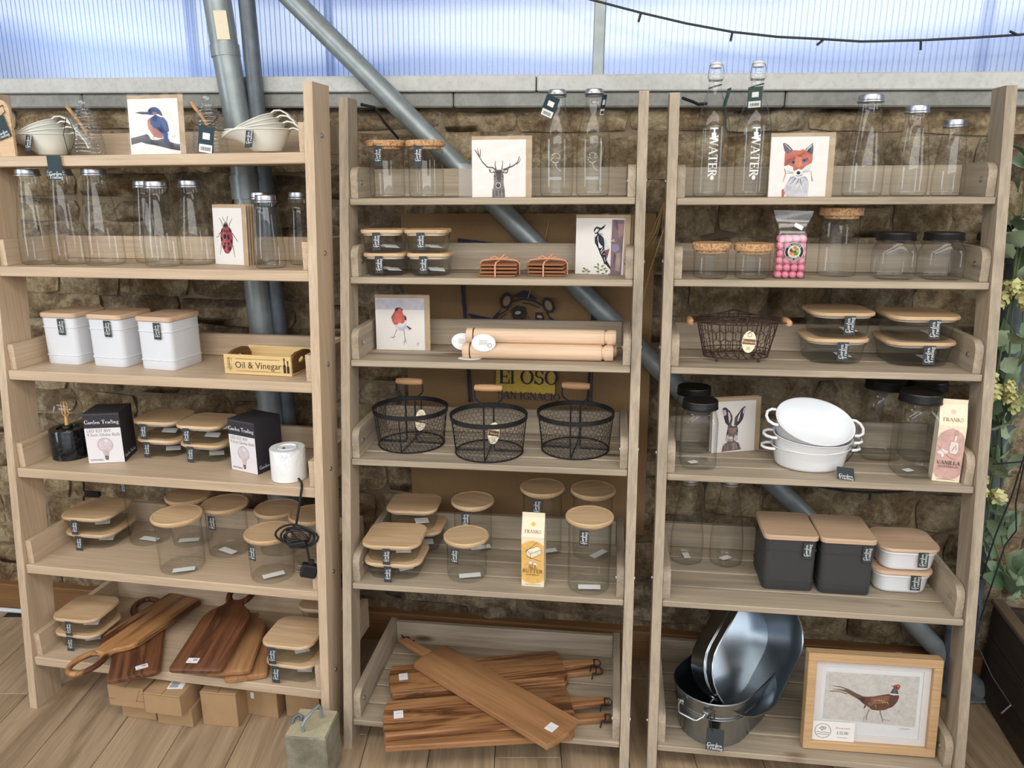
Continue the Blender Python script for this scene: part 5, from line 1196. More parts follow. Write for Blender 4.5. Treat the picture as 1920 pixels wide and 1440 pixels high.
def shortbread(label, k, i, u, v, rz, bodycol, main, words, kind):
    t = thing('shortbread_carton', label, 'carton', at(k,i,u,v), yawof(k)+rz); w, d, h = .0595, .042, .142
    m = MB(); m.loft([ring3([(-w/2,-d/2),(w/2,-d/2),(w/2,d/2),(-w/2,d/2)],z) for z in (.0006,h)]+[ring3([(-w/2,-.0012),(w/2,-.0012),(w/2,.0012),(-w/2,.0012)],z) for z in (h+.048,h+.060)])
    m.build('carton', M['cream'], t, 20)
    f = -d/2-.0006
    if kind == 'butter':
        it = [('p',bodycol,[(-50,-100),(-28,-112),(0,-118),(28,-112),(50,-100),(50,28),(30,38),(0,44),(-30,38),(-50,28)]),
          ('p',(250,240,214),[(-28,-62),(22,-78),(38,-66),(-10,-48)]),('p',(238,222,184),[(-28,-62),(-10,-48),(-10,-30),(-28,-44)]),('p',(246,232,200),[(-10,-48),(38,-66),(38,-50),(-10,-30)]),('s',(120,84,48),1.6,[(-28,-62),(22,-78),(38,-66),(-10,-48),(-28,-62)]),('s',(120,84,48),1.6,[(-28,-62),(-28,-44),(-10,-30),(38,-50),(38,-66)]),('s',(120,84,48),1.6,[(-10,-48),(-10,-30)]),
          ('s',(120,84,48),1.6,[(-36,-52),(20,-92),(26,-84)]),('s',(120,84,48),1.4,[(-30,-40),(36,-22)]),('e',(250,240,214),-10,-16,12,7,0),('e',(250,240,214),10,-12,12,7,20),('s',(120,84,48),1.4,[(-22,-16),(-10,-9),(2,-16),(-10,-23),(-22,-16)]),('s',(120,84,48),1.4,[(-2,-12),(10,-5),(22,-12),(10,-19),(-2,-12)])]
    else:
        it = [('p',bodycol,[(-50,-86),(-40,-104),(-20,-116),(0,-122),(20,-116),(40,-104),(50,-86),(50,26),(36,40),(12,46),(-12,46),(-36,40),(-50,26)]),
          ('p',(240,226,214),[(0,-60),(28,-58),(32,-30),(26,-18),(2,-20),(-4,-34)]),('s',(168,120,104),1.6,[(0,-60),(28,-58),(32,-30),(26,-18),(2,-20),(-4,-34),(0,-60)]),('p',(240,226,214),[(10,-60),(20,-59),(22,-80),(12,-81)]),('s',(168,120,104),1.6,[(10,-60),(12,-81),(22,-80),(20,-59)]),('e',bodycol,16,-88,6,7,0),('s',(168,120,104),1.6,[(10,-86),(16,-96),(23,-86),(16,-80),(10,-86)]),('s',(168,120,104),2,[(8,-30),(20,-50),(22,-34)]),
          ('e',(244,232,222),-24,-28,11,5,20),('e',(244,232,222),-14,-22,10,5,-30),('e',(244,232,222),-24,-16,5,10,0),('e',(244,232,222),-34,-22,10,5,0),('s',(168,120,104),1.4,[(-44,-44),(-24,-24),(0,-8),(24,0)])]
    def lift(i_): return (i_[0],i_[1],i_[2],i_[3]-20)+i_[4:] if i_[0] == 'e' else i_[:-1]+([(a,b-20) for a,b in i_[-1]],)
    it = [it[0]]+[lift(i_) for i_ in it[1:]]
    art(t, 'printed_panel', ((-50,-130),(50,-130),(-50,55),w,.142), it, y0=f)
    lettering(t, words, main, M['ink_brown'] if kind == 'butter' else M['ink_black'], (0,f-.003,.053 if kind == 'butter' else .050), lead=1.15)
    lettering(t, ['SHORTBREAD'], .0042 if kind == 'butter' else .0052, M['ink_brown'], (0,f-.003,.0365 if kind == 'butter' else .0405))
    s = math.atan2(d/2-.0012, .048)
    g = bpy.data.objects.new('lettering', text_mb(['FRANKS'], .0088, lambda x, y: (x,0,y)).mesh('lettering', M['ink_brown'], 0)); COL.objects.link(g); g.parent = t; g.location = (0,-d/2+.0052,h+.0135); g.rotation_euler = (-s,0,0)
    c = MB().loft([[(.0058*math.cos(a),y,.0058*math.sin(a)) for a in (2*PI*k_/18 for k_ in range(18))] for y in (-.0004,.0)]).build('seal', M['seal_'+kind], t); c.location = (0,-d/2+.0132,h+.031); c.rotation_euler = (-s,0,0)
    m = MB().box(-.020,.020,f-.0003,f,.006,.0068); m.build('small_print', M['ink_brown'], t)
    return t
M['seal_butter'] = plain('orange_seal', (232,180,76), .7, 0, .02, 50, 0); M['seal_vanilla'] = plain('pink_seal', (222,186,172), .7, 0, .02, 50, 0)
shortbread('cream and yellow all butter shortbread carton on the fifth middle shelf', 1, 4, .482, .062, -.03, (240,186,84), .0105, ['ALL','BUTTER'], 'butter')
# long paddle boards heaped on the bottom shelf
def paddle(label, u, v, z, rz, mat, L=.50, w=.135, sticker=True, tilt=(0,0), hl=.104):
    t = thing('paddle_board', label, 'board', at(1,5,u,v,z), 0, 'long acacia paddle boards', rot=(tilt[0],tilt[1],Y1+rz)); th = .0185
    poly = [(-L/2-.008,-w*.18),(-L/2-.009,0),(-L/2-.008,w*.18),(-L/2-.004,w*.38),(-L/2,w/2),(L/2-.012,w/2),(L/2,w/2-.016),(L/2,-w/2+.016),(L/2-.012,-w/2),(-L/2,-w/2),(-L/2-.004,-w*.38)]
    MB().prism(poly[::-1],.0004,th,.003).build('board', M[mat], t, 40)
    hd = [(L/2-.002,-.017),(L/2+.05,-.0135),(L/2+hl-.008,-.0125),(L/2+hl,-.007),(L/2+hl,.007),(L/2+hl-.008,.0125),(L/2+.05,.0135),(L/2-.002,.017)]
    MB().prism(hd,.0012,th-.001,.003).build('handle', M[mat], t, 40)
    x = L/2+hl-.012
    m = MB(); m.tube([(x,.0,th+.002),(x+.012,-.004,th+.004),(x+.020,-.010,th-.004),(x+.014,-.016,.008),(x-.004,-.018,.010),(x-.012,-.014,.012),(x-.014,-.020,.006),(x-.018,-.030,.003)],.0018,6); m.tube([(x,.002,th+.0015),(x-.002,-.016,th-.002),(x-.010,-.020,.012)],.0018,6); m.build('hanging_cord', M['cable'], t)
    if sticker: link('price_sticker', shared('stk2', lambda: MB().box(-.0125,.0125,-.015,.015,-.0003,.0003).box(-.008,.008,-.002,.008,.0003,.0005,mi=1).mesh('price_sticker', [M['paper'], M['box_white']])), t, (-L/2+.032,w*.06,th+.0006), (0,0,.05))
    return t
paddle('long acacia paddle board at the bottom of the heap, jutting over the shelf front', .350,.012,.0002,.205,'acacia_light',.49,.150,False)
paddle('streaky acacia paddle board lying crossways at the front, label at its left end', .346,.036,.0194,.255,'acacia',.50,.142)
paddle('acacia paddle board at the back underneath another', .322,.208,.0002,.235,'acacia_light',.49,.128,False)
paddle('streaky acacia paddle board at the back, label at its left end', .314,.202,.0194,.280,'acacia',.50,.136)
paddle('plain brown paddle board lying diagonally on top of the heap', .3635,.099,.0395,-.606+PI,'acacia_light',.515,.130,True,(0,.0),.125)
# ------------------------------------------------------------------ RIGHT UNIT
swing_bottle('clear swing-top bottle lettered WATER, left one without a visible tag face', at(2,0,.087,.100), False)
swing_bottle('clear swing-top bottle lettered WATER with a green tag at its neck', at(2,0,.186,.100), True)
# fox: 9.6 units per pixel from (1420, 230)
FX = ((275,195),(1375,185),(215,1270))
FO, FG, FD = (196,94,64),(168,164,172),(96,88,100)
fx = [('p',(206,204,208),[(640,900),(950,900),(1000,1000),(980,1268),(560,1268),(520,1120),(600,980)]),('p',(218,216,216),[(640,1020),(900,1020),(920,1240),(620,1240)]),
 ('p',FO,[(475,1150),(510,1120),(540,1200),(520,1268),(478,1268)]),('s',FO,(20,8),[(530,760),(550,850),(520,940),(500,1000)]),('s',FO,(8,24),[(1035,800),(1050,900),(1060,985)]),
 ('p',FD,[(490,310),(530,300),(600,340),(680,420),(650,480),(560,500),(520,430)]),('p',(196,186,186),[(505,320),(540,320),(650,420),(640,440),(560,360)]),('p',(120,104,110),[(520,340),(640,450),(620,490),(540,460)]),
 ('p',FD,[(1060,300),(1010,340),(930,400),(910,450),(960,500),(1060,500),(1075,400)]),('p',(204,196,194),[(1050,320),(960,390),(930,440),(970,450),(1040,360)]),('p',(56,50,60),[(1030,370),(960,430),(960,480),(1010,450)]),
 ('p',FO,[(530,480),(600,490),(680,430),(760,430),(800,440),(880,410),(930,440),(1000,490),(1060,500),(1060,600),(1040,660),(920,720),(860,780),(800,760),(740,790),(700,800),(690,730),(600,690),(520,720),(525,600)]),
 ('p',(170,70,50),[(560,600),(700,560),(840,500),(900,450),(920,470),(820,560),(700,620),(560,700),(525,690)]),('p',(220,124,84),[(740,540),(860,560),(860,700),(800,740),(740,720),(720,620)]),('p',(214,110,74),[(880,520),(1040,520),(1040,620),(900,600)]),
 ('p',(240,238,234),[(580,700),(690,740),(700,800),(690,840),(600,840),(570,780)]),('p',(240,238,234),[(880,760),(1060,640),(1060,720),(980,820),(880,830)]),('p',(244,240,236),[(700,830),(760,800),(820,800),(880,830),(870,900),(790,930),(720,900)]),
 ('p',(120,110,124),[(655,600),(700,595),(735,640),(700,690),(660,660)]),('e',(40,30,34),692,645,22,22,0),('p',(104,98,122),[(850,600),(970,560),(985,590),(930,640),(860,660)]),('e',(40,34,44),905,612,20,18,0),
 ('e',(84,74,84),795,835,38,32,0),('e',(44,38,46),792,838,24,20,0),('s',(60,52,60),10,[(745,880),(790,895),(870,870)]),
 ('s',FD,5,[(690,830),(580,800)]),('s',FD,5,[(690,840),(570,840)]),('s',FD,5,[(880,820),(1000,760)]),('s',FD,5,[(880,830),(1010,800)]),('s',FD,(14,6),[(740,930),(690,1000),(640,1040)]),('s',FD,(14,6),[(800,950),(770,1020),(730,1050)]),('s',FD,(12,6),[(830,940),(840,1010),(870,1060)]),('s',(150,146,158),(12,5),[(700,900),(620,960),(590,1020)]),('s',(150,146,158),(12,5),[(900,900),(970,960)])]
for k in range(12): fx.append(('s',(172,168,178),(7,3),[(590+32*k,1060+(k*53) % 90),(584+34*k,1150+(k*31) % 90)]))
card('greeting_card', 'greeting card with a red fox face, top right-hand shelf', at(2,0,.297,.058), .150, .150, Y2+.02, .06, FX, fx)
G1 = 'clear milk bottles on the top right-hand shelf'
milk_bottle('largest clear milk bottle on the top right-hand shelf', at(2,0,.453,.105), .0465, .0285, .238, G1)
milk_bottle('middle-sized clear milk bottle on the top right-hand shelf', at(2,0,.561,.105), .0415, .0265, .211, G1)
milk_bottle('smallest clear milk bottle on the top right-hand shelf', at(2,0,.650,.105), .0365, .0250, .178, G1)
CK = 'cork-lidded jars on the second right-hand shelf'
cork_jar('short cork-lidded jar nearest the left post of the right unit', at(2,1,.092,.052), .0415, .086, CK, lid_h=.018)
cork_jar('short cork-lidded jar beside the bag of pink sweets', at(2,1,.192,.050), .0415, .085, CK, lid_h=.018)
cork_jar('tall cork-lidded jar right of the bag of pink sweets', at(2,1,.408,.122), .0455, .168, CK, lid_h=.021)
# bag of sweets, each one on its own
sweet = MB().lathe([(.0006,-.0083),(.005,-.0072),(.0082,-.0035),(.0088,0),(.0082,.0035),(.005,.0072),(.0006,.0083)],12).mesh('sweet', M['pink'], 80)
bc = Vector(at(2,1,.2805,.058)); bR = Matrix.Rotation(Y2,3,'Z'); rr = random.Random(11)
for lay in range(6):
    for cx_ in range(4):
        for cy_ in range(2 if lay < 5 else 2):
            if lay == 5 and cx_ in (1,2) and cy_ == 0 and rr.random() < .5: continue
            o = (-.0262+.0174*cx_+rr.uniform(-.0004,.0004)+(.0008 if lay % 2 else -.0008), -.0090+.0180*cy_, .0092+.0172*lay)
            s = link('sweet', sweet, None, bc+bR@Vector(o), (rr.uniform(0,6),rr.uniform(0,6),0)); tag(s, 'round pink sugared sweet in the clear bag on the right shelf', 'sweet', 'pink sweets in the clear bag')
t = thing('sweet_bag', 'clear bag of pink sweets with a round label, between cork jars', 'bag', tuple(bc), Y2)
def bag():
    m = MB(); R = []
    for z, w, d, wob in ((.0002,.0355,.0190,0),(.003,.0363,.0198,0),(.05,.0363,.0200,.0002),(.105,.0363,.0195,.0006),(.118,.034,.014,.002),(.130,.036,.009,.003),(.142,.042,.004,.002),(.162,.047,.0016,.001)):
        q = rrect(2*w,2*d,min(w,d)*.5,4); R.append([(x, y+wob*math.sin(x*190+z*60), z+.0025*math.sin(x*80)*(z > .15)) for x, y in q])
    m.loft(R, True, False); return m.build('clear_bag', M['bag'], t, 60)
bg = bag()
def disc(m, r, y, mi=0, n=28): m.loft([[(r*math.cos(a),y_,r*math.sin(a)) for a in (2*PI*k/n for k in range(n))] for y_ in (y,y+.0003)],mi=mi)
m = MB(); disc(m,.0222,-.0004,0); disc(m,.0212,-.0007,1); disc(m,.0148,-.0010,0)
lb_ = m.build('round_label', [M['paper'],M['ink_black']], t); lb_.location = (.0045,-.0212,.066)
a = art(lb_, 'printed_fruit', ((-14,-14),(14,-14),(-14,14),.028,.028), [('e',(226,210,150),0,0,13.5,13.5,0),('e',(96,60,100),-6,-3,5,5,0),('e',(206,90,70),1,-9,4.5,4,0),('e',(216,190,80),-2,-5,4,3,20),('e',(126,160,80),6,-5,4.5,4,0),('e',(168,196,104),8,1,4,5,0),('e',(220,120,60),-6,5,5,4,0),('e',(226,176,70),-2,9,5,3.5,0),('e',(90,140,80),4,5,5,4,0),('e',(110,88,60),1,0,4,3,0)], y0=-.0013, step=.00003); a.location = (0,0,-.014)
def arc_text(parent, s, r, size, mat, a_mid, inner):
    mb = MB(); w = sum((GL[c][0] if c in GL else .4)*size for c in s); ang = w/r; pos = 0
    for c in s:
        cw = (GL[c][0] if c in GL else .4)*size
        if c in GL:
            th = a_mid+(ang/2-(pos+cw/2)/r if not inner else -ang/2+(pos+cw/2)/r); rr_ = r
            ca, sa = math.cos(th), math.sin(th)
            if not inner: tr = lambda x, y: ((rr_+y-size*.5)*ca+(x-cw/2)*sa, 0, (rr_+y-size*.5)*sa-(x-cw/2)*ca)
            else: tr = lambda x, y: ((rr_-y+size*.5)*ca-(x-cw/2)*sa, 0, (rr_-y+size*.5)*sa+(x-cw/2)*ca)
            glyph(mb, c, 0, 0, size, tr)
        pos += cw
    o = mb.build('lettering', mat, parent, 0); o.location = (0,-.0009,0); return o
arc_text(lb_, 'THE NATURAL', .0180, .0042, M['ink_white'], PI/2, False); arc_text(lb_, 'CANDY SHOP', .0180, .0042, M['ink_white'], -PI/2, True)
GL['Y'] = (.86,[L_(.1,1,.43,.45),L_(.43,.45,.76,1,H_),L_(.43,0,.43,.45),S_(.43,0),S_(.12,1),S_(.74,1,.26)])
m = MB().cbox(-.011,.011,-.0004,.0004,-.0052,.0052,.0003).build('price_sticker', M['paper'], t); m.location = (.012,-.0125,.125); m.rotation_euler = (-.35,.5,0)
def square_jar(label, loc, w, h, lr, lh, group, rz, sh, paper_=False):
    t = thing('black_lid_jar', label, 'jar', loc, rz, group); L = h-lh
    def mk():
        m = MB(); R = []; c = w*.24
        R += [ring3(squircle(w*.84),.0006),ring3(squircle(w*.96),.004),ring3(squircle(w),.012),ring3(squircle(w),sh-.008),ring3(squircle(w*.985,3.8),sh)]
        def blend(k, z, r):
            q = squircle(w*.985,3.8); out = []
            for x, y in q: a = math.atan2(y,x); out.append((x*(1-k)+r*math.cos(a)*k, y*(1-k)+r*math.sin(a)*k, z))
            return out
        R += [blend(.5,sh+.008,lr*.97),blend(.9,sh+.014,lr*.95),blend(1,sh+.017,lr*.93),blend(1,L-.004,lr*.93),blend(1,L-.002,lr*.97),blend(1,L,lr*.93)]
        return m.loft(R,True,False).mesh('glass_body', M['glass'], 55)
    link('glass_body', shared(('sqj',w,h,lr), mk), t)
    link('glass_base', shared(('sqb',w), lambda: MB().loft([ring3(squircle(w*.93),.006),ring3(squircle(w*.8),.009)],False,True).mesh('glass_base', M['glass'], 50)), t)
    def lid():
        pr = [(lr*.98,0),(lr*1.04,.001),(lr*1.04,.0035),(lr*1.01,.0045)]; z = .0045
        while z < lh-.006: pr += [(lr*1.02,z+.0012),(lr*1.0,z+.0026)]; z += .003
        pr += [(lr*1.01,lh-.003),(lr*.985,lh-.0005),(lr*.88,lh),(lr*.86,lh-.001),(lr*.3,lh-.0012)]
        return MB().lathe(pr,36).mesh('black_lid', M['black'], 30)
    link('black_lid', shared(('sql',lr,lh), lid), t, (0,0,L))
    if paper_: paper(t, .022, .017, (-.012,-.008,.0105), (0,0,.5))
    return t
square_jar('squat square jar with black screw lid, left one', at(2,1,.526,.073), .090, .111, .0435, .020, 'squat square jars', Y2, .070)
square_jar('squat square jar with black screw lid, right one nearest the post', at(2,1,.634,.073), .090, .111, .0435, .020, 'squat square jars', Y2, .070)
# rusty oval basket with wooden grips
t = thing('wire_basket', 'small rusty oval wire basket with wooden grips and a cream tag', 'basket', at(2,2,.170,.112), Y2+.02)
def ov(a, z, n=40): k = (z-.008)/.092; return ((.080+.021*k)*math.cos(a), (.048+.018*k)*math.sin(a), z)
def obn():
    m = MB(); nu, nv = 24, 4
    def fn(a, b): return ov(2*PI*a/nu, .012+.086*min(1,b/nv))
    hexes(m, fn, nu, nv, .0008, 4); return m.build('wire_netting', M['rust_wire'], t, 0)
obn()['kind'] = 'stuff'
m = MB()
for z, r in ((.010,.0018),(.026,.0012),(.099,.0020),(.106,.0014)): m.tube([ov(2*PI*k/40,z) for k in range(40)],r,6,True)
for k in range(16): a = 2*PI*k/16; m.tube([ov(a,.010),ov(a,.055),ov(a,.104)],.0013,5)
for k in range(-3,4): m.tube([(k*.02,-math.sqrt(max(0,1-(k*.02/.08)**2))*.048,.010),(k*.02,math.sqrt(max(0,1-(k*.02/.08)**2))*.048,.010)],.0012,5)
for sx, sy in ((-.052,-.036),(.052,-.036),(-.052,.036),(.052,.036)): m.lathe([(.0005,0.0003),(.0034,.0018),(.0040,.004),(.0034,.0075),(.0015,.010)],10,M=Matrix.Translation((sx,sy,0)))
m.build('wire_frame', M['rust_wire'], t, 50)
for s in (-1,1):
    m = MB()
    for sy in (-1,1): m.tube([(s*-.012,sy*.062,.098),(s*-.012,sy*.064,.116),(s*-.005,sy*.062,.118),(s*.05,sy*.052,.108),(s*.118,sy*.030,.100)],.0016,6)
    h_ = m.build('bail', M['rust_wire'], t, 50)
    MB().lathe([(.006,-.032),(.0085,-.030),(.0095,0),(.0085,.030),(.006,.032),(.003,.0325)],16,M=Matrix.Translation((s*.120,0,.0995))@Matrix.Rotation(PI/2,4,'X')).build('wooden_grip', M['grip'], t, 50)
oval_tag(t, (.020,-.063,.058), (-.12,.08,.05), .0170, .0275)
stack(2,2,.413,.138,.152,.150,.0655,('glass food container, lower one beside the rusty wire basket','glass food container, upper one beside the rusty wire basket'),'glass food containers on the third right-hand shelf',.03,(-.003,.004),tagx=.006,taph=.046,tagw=.026)
stack(2,2,.604,.134,.166,.160,.0630,('large glass food container, lower one near the right post','large glass food container, upper one near the right post'),'glass food containers on the third right-hand shelf',.03,(-.001,.0),tagx=.010,taph=.046,tagw=.027)
# fourth shelf
TJ = 'tall square jars with black lids'
square_jar('tall square black-lidded jar, front one at the left of the fourth right-hand shelf', at(2,3,.081,.078), .089, .175, .0435, .022, TJ, Y2+.05, .128, True)
square_jar('tall square jar with black lid, back one at the left end', at(2,3,.076,.200), .089, .178, .0435, .022, TJ, Y2+.03, .130)
HR = ((205,240),(1100,185),(215,1250))
h1, h2, h3 = (122,104,100),(64,60,70),(176,160,156)
hr = [('p',h2,[(405,370),(440,338),(490,350),(560,410),(615,500),(625,580),(600,690),(540,700),(480,650),(440,540),(415,440)]),('p',(214,196,196),[(415,390),(470,385),(495,460),(470,500),(435,510)]),('p',(232,222,220),[(520,410),(570,470),(585,560),(560,660),(540,560)]),('p',(92,76,78),[(570,430),(620,520),(615,600),(590,690),(570,690),(590,560)]),
 ('p',h2,[(660,690),(670,540),(740,450),(800,360),(860,308),(885,330),(860,450),(840,560),(790,640),(730,700)]),('p',(226,216,216),[(850,340),(880,340),(850,470),(825,430)]),('p',(236,226,224),[(735,520),(790,410),(770,540),(740,620),(725,600)]),('p',(108,90,90),[(675,560),(735,470),(725,560),(700,690),(665,690)]),
 ('p',h1,[(530,690),(600,680),(640,712),(720,690),(745,760),(745,860),(735,960),(700,1030),(540,1040),(500,960),(510,860),(525,780)]),('p',(158,130,114),[(560,720),(700,720),(710,800),(640,880),(570,820)]),('p',(96,80,76),[(545,700),(640,716),(720,700),(725,740),(640,745),(560,740)]),('p',(44,36,40),[(520,800),(540,790),(535,870),(515,900)]),('p',(44,36,40),[(730,770),(750,790),(745,830),(728,820)]),
 ('p',(206,196,192),[(540,870),(570,920),(560,1000),(500,1020),(480,960)]),('p',(214,206,204),[(690,880),(740,900),(750,980),(700,1010),(660,980)]),('p',(224,212,208),[(560,930),(620,905),(650,940),(640,1010),(580,1010)]),('s',(52,44,48),8,[(560,965),(600,985),(640,965)]),('s',(52,44,48),8,[(600,985),(602,1030)]),('s',(70,58,58),6,[(560,830),(600,850),(650,830)]),('s',(70,58,58),6,[(570,790),(600,805),(640,780)]),
 ('p',h1,[(480,1060),(560,1020),(700,1010),(770,1040),(835,1170),(420,1225),(440,1130)]),('p',(150,118,106),[(480,1080),(560,1050),(600,1180),(480,1210)]),('p',(168,150,142),[(620,1050),(720,1040),(760,1150),(640,1190)])]
for k in range(18): hr.append(('s',(h2,(90,74,74),h3)[k % 3],(7,3),[(450+20*k,1050+(k*47) % 60),(440+21*k,1130+(k*31) % 60),(436+22*k,1200-(k*3) % 30)]))
card('greeting_card', 'greeting card with a long-eared hare, fourth right-hand shelf', at(2,3,.192,.190), .138, .150, Y2+.30, .06, HR, hr)
card('greeting_card', 'kraft-backed card filed behind the hare card', at(2,3,.188,.202), .138, .150, Y2+.30, .06, film=False)
def dish(label, loc, rot, tagd=False):
    t = thing('enamel_dish', label, 'dish', loc, 0, 'nested oval enamel dishes', rot=rot)
    def mk():
        sx, sy = 1.0, .80; n = 48
        pr = [(.072,.0006),(.080,.003),(.085,.010),(.0935,.050),(.0965,.0535),(.0985,.0545),(.0985,.0560),(.0955,.0560),(.0915,.052),(.083,.011),(.078,.0045),(.060,.0030)]
        return MB().lathe(pr,n,True,True,sx,sy).mesh('dish_body', M['enamel'], 50)
    link('dish_body', shared('dish', mk), t)
    def hd():
        m = MB(); return m.tube([(.0945,-.026,.050),(.106,-.025,.0505),(.117,-.016,.050),(.121,0,.0495),(.117,.016,.050),(.106,.025,.0505),(.0945,.026,.050)],.0038,8).mesh('handle', M['enamel'], 60)
    for s in (0,1): link('handle', shared('dishh', hd), t, (0,0,0), (0,0,PI*s))
    return t
dish('white enamel oval dish, lowest of the nest of three', at(2,3,.365,.112), (0,0,Y2+.06))
dish('white enamel oval dish, middle of the nest of three', at(2,3,.363,.108,.030), (.10,.05,Y2+.06))
t = dish('white enamel oval dish tilted towards the aisle, topmost of the nest of three', at(2,3,.3585,.118,.078), (.56,.13,Y2+.06))
m = MB().tube([(.112,-.014,.048),(.123,-.010,.02),(.12,-.02,-.03),(.115,-.018,-.08)],.0010,5).build('tag_cord', M['cable'], t)
t = thing('hang_tag', 'dark lettered tag lying on the shelf in front of the enamel dishes', 'tag', at(2,3,.432,.024,.013), Y2-.1)
swing_tag(t, .040, .036, (0,0,0), (-1.0,.06,.0), 'tag', 'foot', .0085)
square_jar('tallest square jar with black lid, left one behind the enamel dishes', at(2,3,.560,.200), .094, .212, .0485, .026, TJ, Y2+.0, .155)
square_jar('tallest square jar with black lid, back right one behind the pink carton', at(2,3,.662,.204), .094, .212, .0485, .026, TJ, Y2+.0, .155)
square_jar('tallest square jar with black lid, front one next to the pink carton', at(2,3,.605,.082), .096, .212, .0485, .026, TJ, Y2+.02, .155, True)
shortbread('pink vanilla shortbread carton at the right end of the fourth shelf', 2, 3, .668, .050, -.16, (216,172,158), .0092, ['VANILLA'], 'vanilla')
# fifth shelf
for lab, u in (('clear bottle with dull lid at the back of the fifth right-hand shelf, left one',.078),('clear bottle with dull lid at the back of the fifth right-hand shelf, right one',.186)):
    milk_bottle(lab, at(2,4,u,.240), .045, .026, .252, 'clear bottles on the fifth right-hand shelf', paper=True)
tin('charcoal storage tin with wooden lid, left one', at(2,4,.324,.166), .132, .150, .156, 'charcoal', 'beech', 'charcoal storage tins', Y2+.01, .040)
tin('charcoal storage tin with wooden lid, right one', at(2,4,.464,.162), .132, .150, .156, 'charcoal', 'beech', 'charcoal storage tins', Y2-.0, .044)
stack(2,4,.616,.170,.150,.135,.0650,('white enamel food box with wooden lid, lower one','white enamel food box with wooden lid, upper one'),'white enamel food boxes',.0,(-.004,.004),lid='beech',body='enamel',tagx=.026,taph=.04,tagw=.024)
# galvanised tubs
def tub(label, loc, rot, k=1, L=.325, Wd=.205):
    t = thing('galvanised_tub', label, 'tub', loc, 0, rot=rot); h = .138*k
    def R(z, off=0, s=None): s = s if s is not None else .86+.14*z/h; return ring3(stadium(L*s-2*off, Wd*s-2*off, 14), z)
    m = MB(); m.loft([R(.006),R(.0005),R(.004,-.002),R(.010,0),R(h*.60),R(h*.61,-.002),R(h*.63,-.002),R(h*.64,0),R(h*.66,0),R(h*.67,-.002),R(h*.69,-.002),R(h*.70,0),R(h-.004),R(h-.004,-.002),R(h,-.0028),R(h+.002,0),R(h-.002,.0022),R(h*.66,.0018),R(.012,.0020)],True,True)
    m.build('tub_body', M['zinc'], t, 40)
    m = MB(); m.box(.02,.0212,-Wd*.425,-Wd*.42,.012,h*.95)
    for s in (-1,1):
        x = s*(L/2*.985); m2 = MB(); z = h*.80
        for y in (-.036,.036): m2.cbox(min(x,x+s*.004),max(x,x+s*.004),y-.009,y+.009,z-.005,z+.007,.001)
        m2.tube([(x+s*.004,-.036,z+.002),(x+s*.012,-.036,z-.002),(x+s*.026,-.026,z-.010),(x+s*.028,-.02,z-.011),(x+s*.028,.02,z-.011),(x+s*.026,.026,z-.010),(x+s*.012,.036,z-.002),(x+s*.004,.036,z+.002)],.0026,7)
        m2.build('handle', M['steel'], t, 50)
        for y in (-.036,.036): MB().lathe([(.004,0),(.004,.0012),(.002,.002)],8,M=Matrix.Translation((x-s*.006,y,z))@Matrix.Rotation(-s*PI/2,4,'Y')).build('rivet', M['bolt'], t)
    return t
a1 = Y2+.94
t = tub('galvanised oval tub with a dark tag, standing on the bottom right-hand shelf', at(2,5,.182,.145,.0), (0,0,a1+PI), 1.0)
m = MB()
m.tube([(.158,.047,.118),(.163,.052,.100),(.162,.058,.072)],.0013,5); m.tube([(.152,.058,.128),(.166,.052,.120),(.166,.044,.108),(.160,.052,.104),(.164,.062,.112),(.158,.060,.122)],.0021,5); m.build('tag_cord', M['cable'], t)
swing_tag(t, .044, .060, (.1525,.062,.044), (-.10,0,math.radians(120)), 'tag', 'foot', .0098)
# upper tub: lies across the mouth of the lower one, its own mouth to the front right
nz = Vector((.316,-.840,.439)).normalized(); ex = Vector((.559,.571,.603)); ex = (ex-nz*ex.dot(nz)).normalized(); ey = nz.cross(ex)
R3 = Matrix((ex,ey,nz)).transposed()
tub('galvanised oval tub tipped over and propped in the mouth of the other', Vector((.622,1.775,.301))-nz*.138, R3.to_euler(), 1.0, .325, .216)
